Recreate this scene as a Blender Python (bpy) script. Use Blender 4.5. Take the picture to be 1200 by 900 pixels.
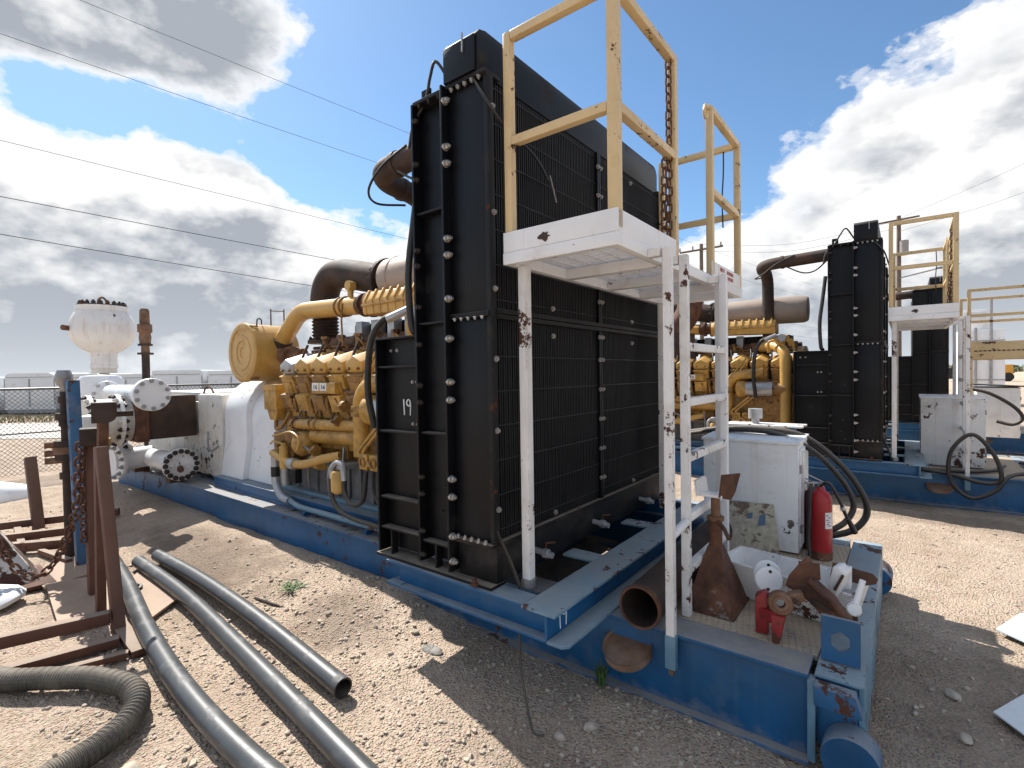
import bpy, bmesh, math, random
from mathutils import Vector as V, Matrix, Quaternion
random.seed(7)
R = math.radians
S = bpy.context.scene
for o in list(bpy.data.objects): bpy.data.objects.remove(o)

# ---------------------------------------------------------------- camera
cam = bpy.data.cameras.new('camera'); co = bpy.data.objects.new('camera', cam); S.collection.objects.link(co)
cam.sensor_width = 36; cam.lens = 36 * 593.2 / 1200; cam.clip_end = 3000; cam.clip_start = .02
right, up, fwd = V((.79025, .61259, -.01551)), V((0, .0253, .99968)), V((-.61279, .78999, -.02))
m = Matrix((right, up, -fwd)).transposed().to_4x4(); m.translation = V((0, 0, 1.7)); co.matrix_world = m
S.camera = co
S.view_settings.view_transform = 'Standard'; S.view_settings.look = 'None'
S.view_settings.exposure = 1.08; S.view_settings.gamma = 1; S.view_settings.use_curve_mapping = False

# ---------------------------------------------------------------- sun and sky
SUN = V((-.85, .17, 1.0)).normalized()           # towards the sun
sl = bpy.data.lights.new('sun', 'SUN'); sl.energy = 3.9; sl.angle = R(.55); sl.color = (1, .955, .89)
so = bpy.data.objects.new('sun', sl); S.collection.objects.link(so)
so.rotation_euler = SUN.to_track_quat('Z', 'Y').to_euler(); so.location = (-20, 5, 30)

w = bpy.data.worlds.new('World'); S.world = w; w.use_nodes = True
T = w.node_tree; T.nodes.clear()
def N(t, kind, **k):
    n = t.nodes.new(kind)
    for a, b in k.items():
        if a == 'ins':
            for i, v in b.items(): n.inputs[i].default_value = v
        else: setattr(n, a, b)
    return n
def L(t, a, b): t.links.new(a, b)
def math_(t, op, a, b=None, c=None, clamp=False):
    n = t.nodes.new('ShaderNodeMath'); n.operation = op; n.use_clamp = clamp
    for i, v in enumerate((a, b, c)):
        if v is None: continue
        if isinstance(v, (int, float)): n.inputs[i].default_value = v
        else: t.links.new(v, n.inputs[i])
    return n.outputs[0]
def vmath(t, op, a, b=None):
    n = t.nodes.new('ShaderNodeVectorMath'); n.operation = op
    for i, v in enumerate((a, b)):
        if v is None: continue
        if isinstance(v, (tuple, list, V)): n.inputs[i].default_value = v
        else: t.links.new(v, n.inputs[i])
    return n
def ramp(t, fac, stops, interp='LINEAR'):
    n = t.nodes.new('ShaderNodeValToRGB'); n.color_ramp.interpolation = interp
    e = n.color_ramp.elements
    while len(e) < len(stops): e.new(.5)
    for i, (p, c) in enumerate(stops):
        e[i].position = p; e[i].color = c if len(c) == 4 else (*c, 1)
    t.links.new(fac, n.inputs[0]); return n.outputs[0]
def g(v): return (v, v, v, 1)
def noise(t, vec, scale, detail=4, rough=.55, dist=0):
    n = t.nodes.new('ShaderNodeTexNoise'); n.inputs['Scale'].default_value = scale; n.inputs['Detail'].default_value = detail
    n.inputs['Roughness'].default_value = rough; n.inputs['Distortion'].default_value = dist
    t.links.new(vec, n.inputs['Vector']); return n.outputs['Fac']
def mixc(t, fac, a, b, blend='MIX'):
    n = t.nodes.new('ShaderNodeMix'); n.data_type = 'RGBA'; n.blend_type = blend
    for s, v in ((n.inputs[0], fac), (n.inputs[6], a), (n.inputs[7], b)):
        if isinstance(v, (int, float)): s.default_value = v
        elif isinstance(v, (tuple, list)): s.default_value = v if len(v) == 4 else (*v, 1)
        else: t.links.new(v, s)
    return n.outputs[2]

tc = N(T, 'ShaderNodeTexCoord')
dirn = vmath(T, 'NORMALIZE', tc.outputs['Generated']).outputs[0]
sky = N(T, 'ShaderNodeTexSky', sky_type='NISHITA', sun_disc=False)
sky.sun_elevation = math.asin(SUN.z); sky.sun_rotation = math.atan2(SUN.x, SUN.y)
sky.air_density = 1.0; sky.dust_density = .7; sky.ozone_density = 1.4; sky.altitude = 800
L(T, dirn, sky.inputs['Vector'])
sx = N(T, 'ShaderNodeSeparateXYZ'); L(T, dirn, sx.inputs[0])
zc = math_(T, 'MAXIMUM', sx.outputs[2], 0.0)
den = math_(T, 'ADD', zc, .16)
cx = math_(T, 'DIVIDE', sx.outputs[0], den); cy = math_(T, 'DIVIDE', sx.outputs[1], den)
cp = N(T, 'ShaderNodeCombineXYZ'); L(T, cx, cp.inputs[0]); L(T, cy, cp.inputs[1]); L(T, math_(T, 'MULTIPLY', zc, 1.6), cp.inputs[2])
P0 = vmath(T, 'ADD', cp.outputs[0], (3.1, 1.7, .4)).outputs[0]
def pix(px, py):
    return (right * ((px - 600) / 593.2) - up * ((py - 450) / 593.2) + fwd).normalized()
# cloud cover is denser or thinner in broad parts of the sky
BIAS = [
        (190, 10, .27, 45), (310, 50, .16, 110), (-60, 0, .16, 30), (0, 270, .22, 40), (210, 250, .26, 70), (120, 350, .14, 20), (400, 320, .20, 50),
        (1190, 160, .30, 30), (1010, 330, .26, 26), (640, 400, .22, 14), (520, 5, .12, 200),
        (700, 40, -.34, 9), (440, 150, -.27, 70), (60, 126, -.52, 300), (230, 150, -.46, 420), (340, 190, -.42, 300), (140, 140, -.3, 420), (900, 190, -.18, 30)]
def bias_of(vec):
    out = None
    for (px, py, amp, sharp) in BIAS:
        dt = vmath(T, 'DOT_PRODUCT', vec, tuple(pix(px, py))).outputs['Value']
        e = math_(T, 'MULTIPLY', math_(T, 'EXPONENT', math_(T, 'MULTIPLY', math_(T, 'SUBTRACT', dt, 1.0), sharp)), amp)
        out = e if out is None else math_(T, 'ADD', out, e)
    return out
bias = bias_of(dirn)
tow = (V((0, 0, 1)) * .85 + V((SUN.x, SUN.y, 0)) * .5).normalized()       # towards the light, mostly upwards
bias_up = bias_of(vmath(T, 'NORMALIZE', vmath(T, 'ADD', dirn, tuple(tow * .075)).outputs[0]).outputs[0])
low = math_(T, 'POWER', math_(T, 'SUBTRACT', 1.0, zc), 14)
# puffy relief: domain-warped noise read on the view sphere, billows flattened towards the horizon
sph = N(T, 'ShaderNodeCombineXYZ'); L(T, sx.outputs[0], sph.inputs[0]); L(T, sx.outputs[1], sph.inputs[1]); L(T, math_(T, 'MULTIPLY', sx.outputs[2], 1.7), sph.inputs[2])
PS = vmath(T, 'ADD', sph.outputs[0], (5.3, 2.2, 1.1)).outputs[0]
def dens(vec, det):
    a = noise(T, vec, 2.7, det, .60, .0)
    return a
d0 = dens(PS, 7)
d1 = dens(vmath(T, 'ADD', PS, tuple(V((tow.x, tow.y, tow.z*1.7)) * .06)).outputs[0], 5)
cov = math_(T, 'ADD', math_(T, 'ADD', math_(T, 'MULTIPLY_ADD', d0, 1.25, -.025), bias), math_(T, 'MULTIPLY', low, .14))  # base cover raised so that added cloud out of view brightens the shade
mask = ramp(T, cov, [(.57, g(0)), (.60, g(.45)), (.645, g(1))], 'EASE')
thick = ramp(T, cov, [(.60, g(0)), (.80, g(1))], 'EASE')
lit = math_(T, 'ADD', math_(T, 'ADD', math_(T, 'MULTIPLY', math_(T, 'SUBTRACT', d0, d1), 7.0), math_(T, 'MULTIPLY', math_(T, 'SUBTRACT', bias, bias_up), 3.0)), .34, clamp=True)
body = mixc(T, thick, (.47, .48, .495, 1), (.20, .218, .245, 1))
ccol = mixc(T, math_(T, 'MULTIPLY', lit, .92), body, (.535, .53, .525, 1))
ccol = mixc(T, math_(T, 'MULTIPLY', low, .60), ccol, (.43, .46, .49, 1))
skyb = mixc(T, 1.0, sky.outputs[0], (.061, .075, .081, 1), 'MULTIPLY')
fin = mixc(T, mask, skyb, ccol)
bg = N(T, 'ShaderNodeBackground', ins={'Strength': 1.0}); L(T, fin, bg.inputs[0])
w.cycles.sampling_method = 'MANUAL'; w.cycles.sample_map_resolution = 512
wo = N(T, 'ShaderNodeOutputWorld'); L(T, bg.outputs[0], wo.inputs[0])
S.render.engine = 'CYCLES'
S.cycles.max_bounces = 6; S.cycles.diffuse_bounces = 3; S.cycles.glossy_bounces = 3; S.cycles.transmission_bounces = 2
S.cycles.use_adaptive_sampling = True; S.cycles.adaptive_threshold = .025

# ---------------------------------------------------------------- materials
MATS = {}
def mat(name, base, rough=.5, metal=0.0, var=.15, vs=3.0, dirt=0.0, dirtcol=(.30, .24, .17), ds=2.5, dust=0.0,
        chip=0.0, chipcol=(.07, .028, .014), cs=9.0, streak=0.0, streakcol=(.12, .05, .02), bump=.0, bs=60.0, edge=0.0, spec=.5, coat=0.0, dustcol=(.40, .33, .25), splash=0.0, fine=0.0):
    if name in MATS: return MATS[name]
    mt = bpy.data.materials.new(name); mt.use_nodes = True; t = mt.node_tree; t.nodes.clear()
    out = t.nodes.new('ShaderNodeOutputMaterial'); p = t.nodes.new('ShaderNodeBsdfPrincipled'); L(t, p.outputs[0], out.inputs[0])
    oc = t.nodes.new('ShaderNodeTexCoord').outputs['Object']
    n1 = noise(t, oc, vs, 5, .6)
    lo = tuple(c * (1 - var) for c in base); hi = tuple(min(1, c * (1 + var)) for c in base)
    col = ramp(t, n1, [(.3, lo), (.7, hi)])
    rg = None
    def addr(fac, val):
        nonlocal rg
        n = t.nodes.new('ShaderNodeMix'); n.data_type = 'FLOAT'
        L(t, fac, n.inputs[0]); n.inputs[3].default_value = val
        if rg is None: n.inputs[2].default_value = rough
        else: L(t, rg, n.inputs[2])
        rg = n.outputs[0]
    if streak:
        mp = t.nodes.new('ShaderNodeMapping'); mp.inputs['Scale'].default_value = (14, 14, .9); L(t, oc, mp.inputs[0])
        s = ramp(t, noise(t, mp.outputs[0], 1, 5, .65), [(.62 - .25 * streak, g(0)), (.80, g(1))])
        col = mixc(t, math_(t, 'MULTIPLY', s, min(1, .4 + streak * .5)), col, streakcol)
    if dirt:
        s = ramp(t, noise(t, oc, ds, 6, .68, 0), [(.60 - .28 * dirt, g(0)), (.72, g(1))])
        col = mixc(t, math_(t, 'MULTIPLY', s, min(.9, .35 + dirt * .5)), col, dirtcol); addr(s, .85)
    if dust:
        gn = t.nodes.new('ShaderNodeNewGeometry'); sp = t.nodes.new('ShaderNodeSeparateXYZ'); L(t, gn.outputs['True Normal'], sp.inputs[0])
        f = math_(t, 'MULTIPLY', math_(t, 'MULTIPLY', math_(t, 'MAXIMUM', sp.outputs[2], 0), dust), math_(t, 'ADD', noise(t, oc, 7, 4, .65), .25), clamp=True)
        col = mixc(t, f, col, dustcol); addr(f, .9)
    if fine:
        s = ramp(t, noise(t, oc, 26, 5, .7), [(.46, g(0)), (.64, g(1))])
        col = mixc(t, math_(t, 'MULTIPLY', s, fine), col, tuple(c * .22 for c in base))
    if splash:
        sz = t.nodes.new('ShaderNodeSeparateXYZ'); L(t, oc, sz.inputs[0])
        s = math_(t, 'ADD', math_(t, 'SUBTRACT', splash, sz.outputs[2]), math_(t, 'MULTIPLY', math_(t, 'SUBTRACT', noise(t, oc, 9, 6, .7), .5), .30))
        s = ramp(t, s, [(.0, g(0)), (.10, g(1))])
        col = mixc(t, math_(t, 'MULTIPLY', s, .62), col, (.30, .25, .20)); addr(s, .9)
    msk = None
    if chip:
        s1 = noise(t, oc, cs, 7, .72, 0); s2 = noise(t, oc, cs * .22, 3, .5)
        s = math_(t, 'ADD', math_(t, 'MULTIPLY', s1, .62), math_(t, 'MULTIPLY', s2, .38))
        msk = ramp(t, s, [(.64 - .33 * chip, g(0)), (.655 - .33 * chip, g(1))])
    if edge:
        bv = t.nodes.new('ShaderNodeBevel'); bv.samples = 2; bv.inputs[0].default_value = .006
        gn = t.nodes.new('ShaderNodeNewGeometry')
        dt = vmath(t, 'DOT_PRODUCT', bv.outputs[0], gn.outputs['Normal']).outputs['Value']
        e = math_(t, 'MULTIPLY', math_(t, 'SUBTRACT', 1.0, dt), 5.0, clamp=True)
        e = ramp(t, math_(t, 'MULTIPLY', e, math_(t, 'ADD', noise(t, oc, 17, 5, .75), edge - .5)), [(.30, g(0)), (.36, g(1))])
        msk = e if msk is None else math_(t, 'MAXIMUM', msk, e)
    if msk is not None:
        cc = mixc(t, noise(t, oc, 40, 4, .6), tuple(c * .5 for c in chipcol), tuple(c * 1.7 for c in chipcol))
        col = mixc(t, msk, col, cc); addr(msk, .9)
    L(t, col, p.inputs['Base Color'])
    if rg is not None: L(t, rg, p.inputs['Roughness'])
    else: p.inputs['Roughness'].default_value = rough
    p.inputs['Metallic'].default_value = metal
    p.inputs['Specular IOR Level'].default_value = spec
    if coat: p.inputs['Coat Weight'].default_value = coat; p.inputs['Coat Roughness'].default_value = .15
    if bump or msk is not None:
        b = t.nodes.new('ShaderNodeBump'); b.inputs['Distance'].default_value = .004
        h = noise(t, oc, bs, 4, .6); b.inputs['Strength'].default_value = max(bump, .12)
        if msk is not None: h = math_(t, 'SUBTRACT', math_(t, 'MULTIPLY', h, max(bump, .05)), math_(t, 'MULTIPLY', msk, .35)); b.inputs['Strength'].default_value = .6
        L(t, h, b.inputs['Height']); L(t, b.outputs[0], p.inputs['Normal'])
    MATS[name] = mt; return mt

BLUE = mat('blue_paint', (.004, .080, .205), .45, var=.25, vs=2.5, dirt=.12, dirtcol=(.09, .14, .18), ds=3, dust=1.1, dustcol=(.25, .28, .29), chip=.11, cs=7, streak=.28, streakcol=(.03, .12, .22), bump=.12, bs=90)
BLUES = mat('mud_splashed_blue_paint', (.005, .082, .205), .48, var=.28, vs=2.5, dirt=.2, dirtcol=(.09, .14, .18), ds=4, dust=1.1, dustcol=(.29, .27, .24), chip=.165, cs=6, streak=.40, streakcol=(.04, .13, .22), splash=.055, bump=.12, bs=90)
BLUEW = mat('worn_blue_paint', (.012, .095, .22), .5, var=.25, vs=3, dirt=.28, dust=1.0, dustcol=(.26, .27, .27), edge=.36, chip=.32, cs=6, bump=.15, bs=80)
BLUEL = mat('light_blue_paint', (.12, .24, .33), .45, var=.22, vs=4, dirt=.36, dust=.7, dustcol=(.34, .35, .34), edge=.28, chip=.18, cs=8, bump=.12)
BLACK = mat('black_paint', (.0035, .004, .0058), .42, var=.4, vs=3, spec=.25, dirt=.06, dirtcol=(.05, .047, .043), dust=.30, streak=.10, streakcol=(.028, .027, .026), bump=.18, bs=45)
BLACKD = mat('dusty_black_paint', (.006, .006, .007), .55, var=.3, spec=.3, dirt=.25, dirtcol=(.10, .085, .07), dust=.7, chip=.10, bump=.2)
FIN = mat('radiator_fin_metal', (.003, .003, .0035), .7, var=.3, vs=6, dirt=.12, dirtcol=(.03, .028, .025), bump=.3, bs=120)
WHITE = mat('white_paint', (.78, .78, .78), .42, var=.06, vs=3, dirt=.14, dirtcol=(.42, .38, .33), chip=.10, cs=11, streak=.10, streakcol=(.46, .40, .33), edge=.20, bump=.06)
WHITEC = mat('chipped_white_paint', (.75, .74, .72), .5, var=.08, vs=4, dirt=.3, dirtcol=(.35, .29, .22), chip=.215, cs=12, streak=.22, streakcol=(.36, .24, .15), edge=.30, bump=.1)
WHITES = mat('smooth_white_enamel', (.81, .82, .83), .33, var=.05, vs=2, dirt=.06, dirtcol=(.45, .42, .38), chip=.05, cs=9, bump=.03)
CREAM = mat('weathered_cream_paint', (.66, .64, .59), .5, var=.1, vs=3, dirt=.25, dirtcol=(.42, .33, .23), chip=.16, cs=7, streak=.28, streakcol=(.30, .16, .08), bump=.1)
TAN = mat('tan_yellow_paint', (.64, .475, .25), .42, var=.09, vs=3, dirt=.16, dirtcol=(.36, .25, .13), chip=.15, cs=12, edge=.2, bump=.06)
YEL = mat('engine_yellow_paint', (.52, .29, .06), .38, var=.22, vs=7, fine=.35, dirt=.46, dirtcol=(.10, .06, .028), ds=6, dust=.25, chip=.10, cs=9, streak=.18, streakcol=(.15, .085, .03), bump=.1)
YELD = mat('dirty_yellow_paint', (.32, .165, .04), .5, fine=.5, var=.25, vs=7, dirt=.5, dirtcol=(.09, .055, .03), ds=5, dust=.25, chip=.22, cs=9, bump=.18)
YELC = mat('clean_yellow_canister', (.55, .325, .085), .4, var=.10, vs=4, fine=.10, dirt=.26, dirtcol=(.30, .19, .08), bump=.04)
RUST = mat('brown_rust', (.095, .042, .024), .85, var=.6, vs=9, dirt=.42, dirtcol=(.25, .105, .045), ds=7, chip=.13, chipcol=(.20, .17, .14), cs=14, streak=.3, streakcol=(.05, .022, .014), bump=.4, bs=70)
RUSTD = mat('dark_rust', (.040, .024, .017), .75, var=.5, vs=5, dirt=.35, dirtcol=(.12, .06, .03), ds=4, bump=.35, bs=60)
RUSTO = mat('orange_rust_metal', (.17, .085, .045), .8, var=.5, vs=6, dirt=.4, dirtcol=(.35, .30, .25), bump=.4, bs=60)
RACK = mat('red_brown_primer', (.105, .040, .024), .62, var=.22, vs=4, dirt=.25, dirtcol=(.20, .10, .06), dust=.75, chip=.06, bump=.15)
EXHM = mat('weathered_exhaust_steel', (.38, .31, .255), .62, metal=.1, var=.2, vs=3, dirt=.33, dirtcol=(.20, .11, .065), ds=3, bump=.2)
STEEL = mat('grey_steel', (.30, .30, .30), .42, metal=.7, var=.2, dirt=.25, dirtcol=(.16, .11, .07))
BOLTM = mat('bolt_steel', (.42, .40, .37), .42, metal=.65, var=.2, vs=20, dirt=.2, dirtcol=(.2, .15, .1))
BOLTD = mat('dark_bolt_steel', (.05, .042, .036), .55, metal=.4, var=.4, vs=20)
PAN = mat('grey_oil_pan', (.15, .15, .155), .6, var=.35, vs=4, dirt=.5, dirtcol=(.03, .03, .03), ds=3.5, streak=.3, streakcol=(.04, .04, .04), dust=.4, bump=.15)
RUBBER = mat('black_rubber', (.014, .014, .014), .5, var=.3, vs=10, dirt=.22, dirtcol=(.10, .085, .07), dust=.4, bump=.1)
POLY = mat('black_poly_pipe', (.036, .041, .046), .33, var=.22, vs=4, dirt=.25, dirtcol=(.15, .15, .145), ds=6, dust=.16, dustcol=(.30, .29, .27), bump=.08, bs=30)
HOSE = mat('ribbed_suction_hose', (.040, .041, .036), .58, var=.3, vs=5, dirt=.45, dirtcol=(.17, .15, .115), ds=5, dust=.55, bump=.15)
RED = mat('red_enamel', (.37, .016, .02), .36, var=.15, vs=5, dirt=.28, dirtcol=(.16, .05, .04), bump=.04)
REDD = mat('chipped_red_paint', (.26, .014, .016), .5, var=.3, vs=12, dirt=.4, dirtcol=(.12, .05, .04), chip=.30, cs=22, bump=.1)
GRIL = mat('grille_wire_paint', (.016, .016, .018), .5, var=.3, spec=.4, dirt=.3, dirtcol=(.06, .055, .05))
SILV = mat('aluminium_grey', (.42, .43, .44), .4, metal=.5, var=.15, vs=6, dirt=.2, dirtcol=(.2, .17, .13))
CHALK = mat('white_chalk_mark', (.78, .80, .80), .8, var=.1)
PLATE = mat('dusty_steel_plate', (.34, .235, .165), .75, var=.2, vs=2, dirt=.5, dirtcol=(.42, .34, .26), ds=3, bump=.15)
GREY = mat('grey_housing', (.42, .43, .44), .55, var=.08, dirt=.25, dirtcol=(.3, .27, .23))
GALV = mat('galvanised_wire', (.11, .11, .11), .5, metal=.3, var=.15)
PLWHITE = mat('white_plastic_film', (.72, .75, .77), .5, var=.06, dirt=.2, dirtcol=(.45, .40, .34))
REDTXT = mat('red_lettering', (.30, .05, .035), .6, var=.2)
DARKTXT = mat('dark_lettering', (.03, .03, .03), .6)
LABELW = mat('label_white', (.75, .75, .74), .5, var=.04)
CABW = mat('scuffed_white_cabinet', (.80, .81, .82), .4, var=.07, vs=2, dirt=.26, dirtcol=(.50, .49, .47), ds=5, chip=.10, chipcol=(.10, .08, .07), cs=13, streak=.22, streakcol=(.50, .45, .38), edge=.30, bump=.05)
VESSEL = mat('rust_streaked_white', (.74, .72, .69), .5, var=.07, vs=3, dirt=.16, dirtcol=(.45, .33, .22), ds=2, chip=.085, cs=6, streak=.30, streakcol=(.42, .22, .10), bump=.05)

# ---------------------------------------------------------------- mesh helpers
COL = S.collection
ORG = {}
class MB:
    def __init__(s): s.v = []; s.f = []; s.sm = []
    def add(s, vs, fs, smooth=False):
        b = len(s.v); s.v += [V(p) for p in vs]
        for f in fs: s.f.append([i + b for i in f]); s.sm.append(smooth)
        return s
    def box(s, a, b):
        x0, y0, z0 = a; x1, y1, z1 = b
        if x0 > x1: x0, x1 = x1, x0
        if y0 > y1: y0, y1 = y1, y0
        if z0 > z1: z0, z1 = z1, z0
        return s.add([(x0,y0,z0),(x1,y0,z0),(x1,y1,z0),(x0,y1,z0),(x0,y0,z1),(x1,y0,z1),(x1,y1,z1),(x0,y1,z1)],
                     [(3,2,1,0),(4,5,6,7),(0,1,5,4),(1,2,6,5),(2,3,7,6),(3,0,4,7)])
    def obox(s, c, u, v, w, su, sv, sw):
        c, u, v, w = V(c), V(u).normalized(), V(v).normalized(), V(w).normalized()
        p = [c + u*(a*su/2) + v*(b*sv/2) + w*(d*sw/2) for d in (-1, 1) for a, b in ((-1,-1),(1,-1),(1,1),(-1,1))]
        fs = [(3,2,1,0),(4,5,6,7),(0,1,5,4),(1,2,6,5),(2,3,7,6),(3,0,4,7)]
        if u.cross(v).dot(w) < 0: fs = [f[::-1] for f in fs]
        return s.add(p, fs)
    def bar(s, p, q, w, h=None, up=(0, 0, 1), ext=0):
        h = h or w; p, q = V(p), V(q); d = (q - p).normalized(); up = V(up)
        if abs(d.dot(up)) > .95: up = V((0, 1, 0)) if abs(d.y) < .9 else V((1, 0, 0))
        side = d.cross(up).normalized(); u2 = side.cross(d)
        return s.obox((p + q) / 2, d, side, u2, (q - p).length + 2*ext, w, h)
    def cyl(s, p, q, r, r2=None, n=18, cap=True):
        r2 = r if r2 is None else r2; p, q = V(p), V(q); d = (q - p).normalized()
        a = d.orthogonal().normalized(); b = d.cross(a); vs = []
        for c, rr in ((p, r), (q, r2)):
            vs += [c + (a*math.cos(2*math.pi*i/n) + b*math.sin(2*math.pi*i/n))*rr for i in range(n)]
        k = len(s.v); s.add(vs, [(i, (i+1) % n, n+(i+1) % n, n+i) for i in range(n)], True)
        if cap:
            s.f.append([k+i for i in range(n)][::-1]); s.f.append([k+n+i for i in range(n)]); s.sm += [False, False]
        return s
    def pipe(s, p, q, r, ri, n=28):      # open-ended tube with wall
        p, q = V(p), V(q); d = (q - p).normalized()
        return s.lathe([(ri, 0), (r, 0), (r, (q-p).length), (ri, (q-p).length), (ri, 0)], p, d, n, sharp=True)
    def lathe(s, prof, o, ax, n=28, sharp=False):
        o, ax = V(o), V(ax).normalized(); a = ax.orthogonal().normalized(); b = ax.cross(a); vs = []
        for r, h in prof:
            for i in range(n):
                t = 2*math.pi*i/n; vs.append(o + ax*h + (a*math.cos(t) + b*math.sin(t))*max(r, 1e-5))
        fs = [(j*n+i, j*n+(i+1) % n, (j+1)*n+(i+1) % n, (j+1)*n+i) for j in range(len(prof)-1) for i in range(n)]
        return s.add(vs, fs, True)
    def tube(s, path, r, n=10, cap=True, rr=None):
        path = [V(p) for p in path]; k = len(path); prev = None; vs = []
        for i, p in enumerate(path):
            d = (path[min(i+1, k-1)] - path[max(i-1, 0)]).normalized()
            if prev is None: a = d.orthogonal().normalized()
            else: a = (prev - d*prev.dot(d)).normalized()
            prev = a; b = d.cross(a); q = rr[i] if rr else r
            vs += [p + (a*math.cos(2*math.pi*j/n) + b*math.sin(2*math.pi*j/n))*q for j in range(n)]
        b0 = len(s.v); s.add(vs, [(i*n+j, i*n+(j+1) % n, (i+1)*n+(j+1) % n, (i+1)*n+j) for i in range(k-1) for j in range(n)], True)
        if cap:
            s.f.append([b0+j for j in range(n)][::-1]); s.f.append([b0+(k-1)*n+j for j in range(n)]); s.sm += [False, False]
        return s
    def prism(s, poly, o, u, v, depth):
        o, u, v, depth = V(o), V(u), V(v), V(depth); n = len(poly)
        a = [o + u*x + v*y for x, y in poly]; b = [p + depth for p in a]
        fl = u.cross(v).dot(depth) > 0
        k = [tuple(range(n))[::-1], tuple(range(n, 2*n))] + [(i, (i+1) % n, n+(i+1) % n, n+i) for i in range(n)]
        if not fl: k = [f[::-1] for f in k]
        return s.add(a + b, k)
    def hull(s, pts):
        bm = bmesh.new(); vv = [bm.verts.new(V(p)) for p in pts]
        bmesh.ops.convex_hull(bm, input=vv); bm.verts.index_update()
        vs = [x.co.copy() for x in bm.verts]; bm.verts.ensure_lookup_table()
        fs = [[x.index for x in f.verts] for f in bm.faces]; bm.free(); return s.add(vs, fs)
    def build(s, name, mt, parent=None, bev=0.0, loc=None, kind=None):
        o = V((0, 0, 0))
        if parent is not None: o = ORG[parent.name]
        elif loc is not None: o = V(loc)
        me = bpy.data.meshes.new(name)
        me.from_pydata([tuple(p - o) for p in s.v], [], s.f)
        me.polygons.foreach_set('use_smooth', s.sm)
        if bev:
            bm = bmesh.new(); bm.from_mesh(me); bmesh.ops.remove_doubles(bm, verts=bm.verts, dist=1e-5)
            es = [e for e in bm.edges if len(e.link_faces) == 2 and e.calc_face_angle(0) > .5]
            bmesh.ops.bevel(bm, geom=es, offset=bev, segments=2, profile=.6, affect='EDGES', clamp_overlap=True)
            for f in bm.faces: f.smooth = True
            bm.to_mesh(me); bm.free(); me.set_sharp_from_angle(angle=R(50))
        elif any(s.sm): me.set_sharp_from_angle(angle=R(40))
        me.materials.append(mt)
        ob = bpy.data.objects.new(name, me); COL.objects.link(ob)
        if parent is not None: ob.parent = parent
        elif loc is not None: ob.location = o
        ORG[ob.name] = o
        if kind: ob['kind'] = kind
        return ob
def tag(o, label, cat, group=None):
    o['label'] = label; o['category'] = cat
    if group: o['group'] = group
    return o
def thing(name, label, cat, loc, group=None):
    o = bpy.data.objects.new(name, None); COL.objects.link(o); o.location = loc; o.empty_display_size = .1
    ORG[o.name] = V(loc); return tag(o, label, cat, group)
def one(mb, name, mt, label, cat, loc, group=None, bev=0.0):
    return tag(mb.build(name, mt, None, bev, loc), label, cat, group)
def copy_tree(o, off=None, label=None, parent=None, skip=(), group=None):
    c = o.copy(); COL.objects.link(c)
    if parent is not None: c.parent = parent
    if off is not None: c.location = o.location + V(off)
    if label: c['label'] = label
    if group: c['group'] = group
    for ch in o.children:
        if ch.name.split('.')[0] in skip: continue
        copy_tree(ch, None, None, c, skip)
    return c
SH = {}
def inst(name, key, maker, mt, pos, nrm, parent, spin=0):
    """a small piece that shares its mesh with its likes, z axis along nrm"""
    k = (key, mt.name)
    if k not in SH:
        b = MB(); maker(b); me = bpy.data.meshes.new(name); me.from_pydata([tuple(p) for p in b.v], [], b.f)
        me.polygons.foreach_set('use_smooth', b.sm)
        if any(b.sm): me.set_sharp_from_angle(angle=R(40))
        me.materials.append(mt); SH[k] = me
    o = bpy.data.objects.new(name, SH[k]); COL.objects.link(o); o.parent = parent
    o.location = V(pos) - ORG[parent.name]
    q = V(nrm).normalized().to_track_quat('Z', 'Y')
    o.rotation_euler = (q @ Quaternion((0, 0, 1), spin)).to_euler(); return o
def hexbolt(r, h):
    def f(b): b.cyl((0, 0, -.004), (0, 0, h*.35), r*1.35, n=12); b.cyl((0, 0, h*.35), (0, 0, h), r, n=6); b.cyl((0, 0, h), (0, 0, h*1.35), r*.5, n=8)
    return f
def bolt(parent, pos, nrm, r=.014, h=.022, mt=None, name='bolt'):
    return inst(name, ('bolt', r, h), hexbolt(r, h), mt or BOLTM, pos, nrm, parent, random.random())
def spl(pts, n=8):
    pts = [V(p) for p in pts]; o = []
    P = [pts[0]*2 - pts[1]] + pts + [pts[-1]*2 - pts[-2]]
    for i in range(1, len(P)-2):
        a, b, c, d = P[i-1:i+3]
        for k in range(n):
            t = k/n; o.append(.5*((2*b) + (c-a)*t + (2*a-5*b+4*c-d)*t*t + (3*b-a-3*c+d)*t**3))
    return o + [pts[-1]]
def fillet(pts, r, n=6):
    pts = [V(p) for p in pts]; o = [pts[0]]
    for i in range(1, len(pts)-1):
        p = pts[i]; a = (pts[i-1]-p); b = (pts[i+1]-p); rr = min(r, a.length*.49, b.length*.49)
        A = p + a.normalized()*rr; B = p + b.normalized()*rr
        for k in range(n+1):
            t = k/n; o.append(A*(1-t)**2 + p*2*t*(1-t) + B*t*t)
    return o + [pts[-1]]
def struct(o): o['kind'] = 'structure'; return o

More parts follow.
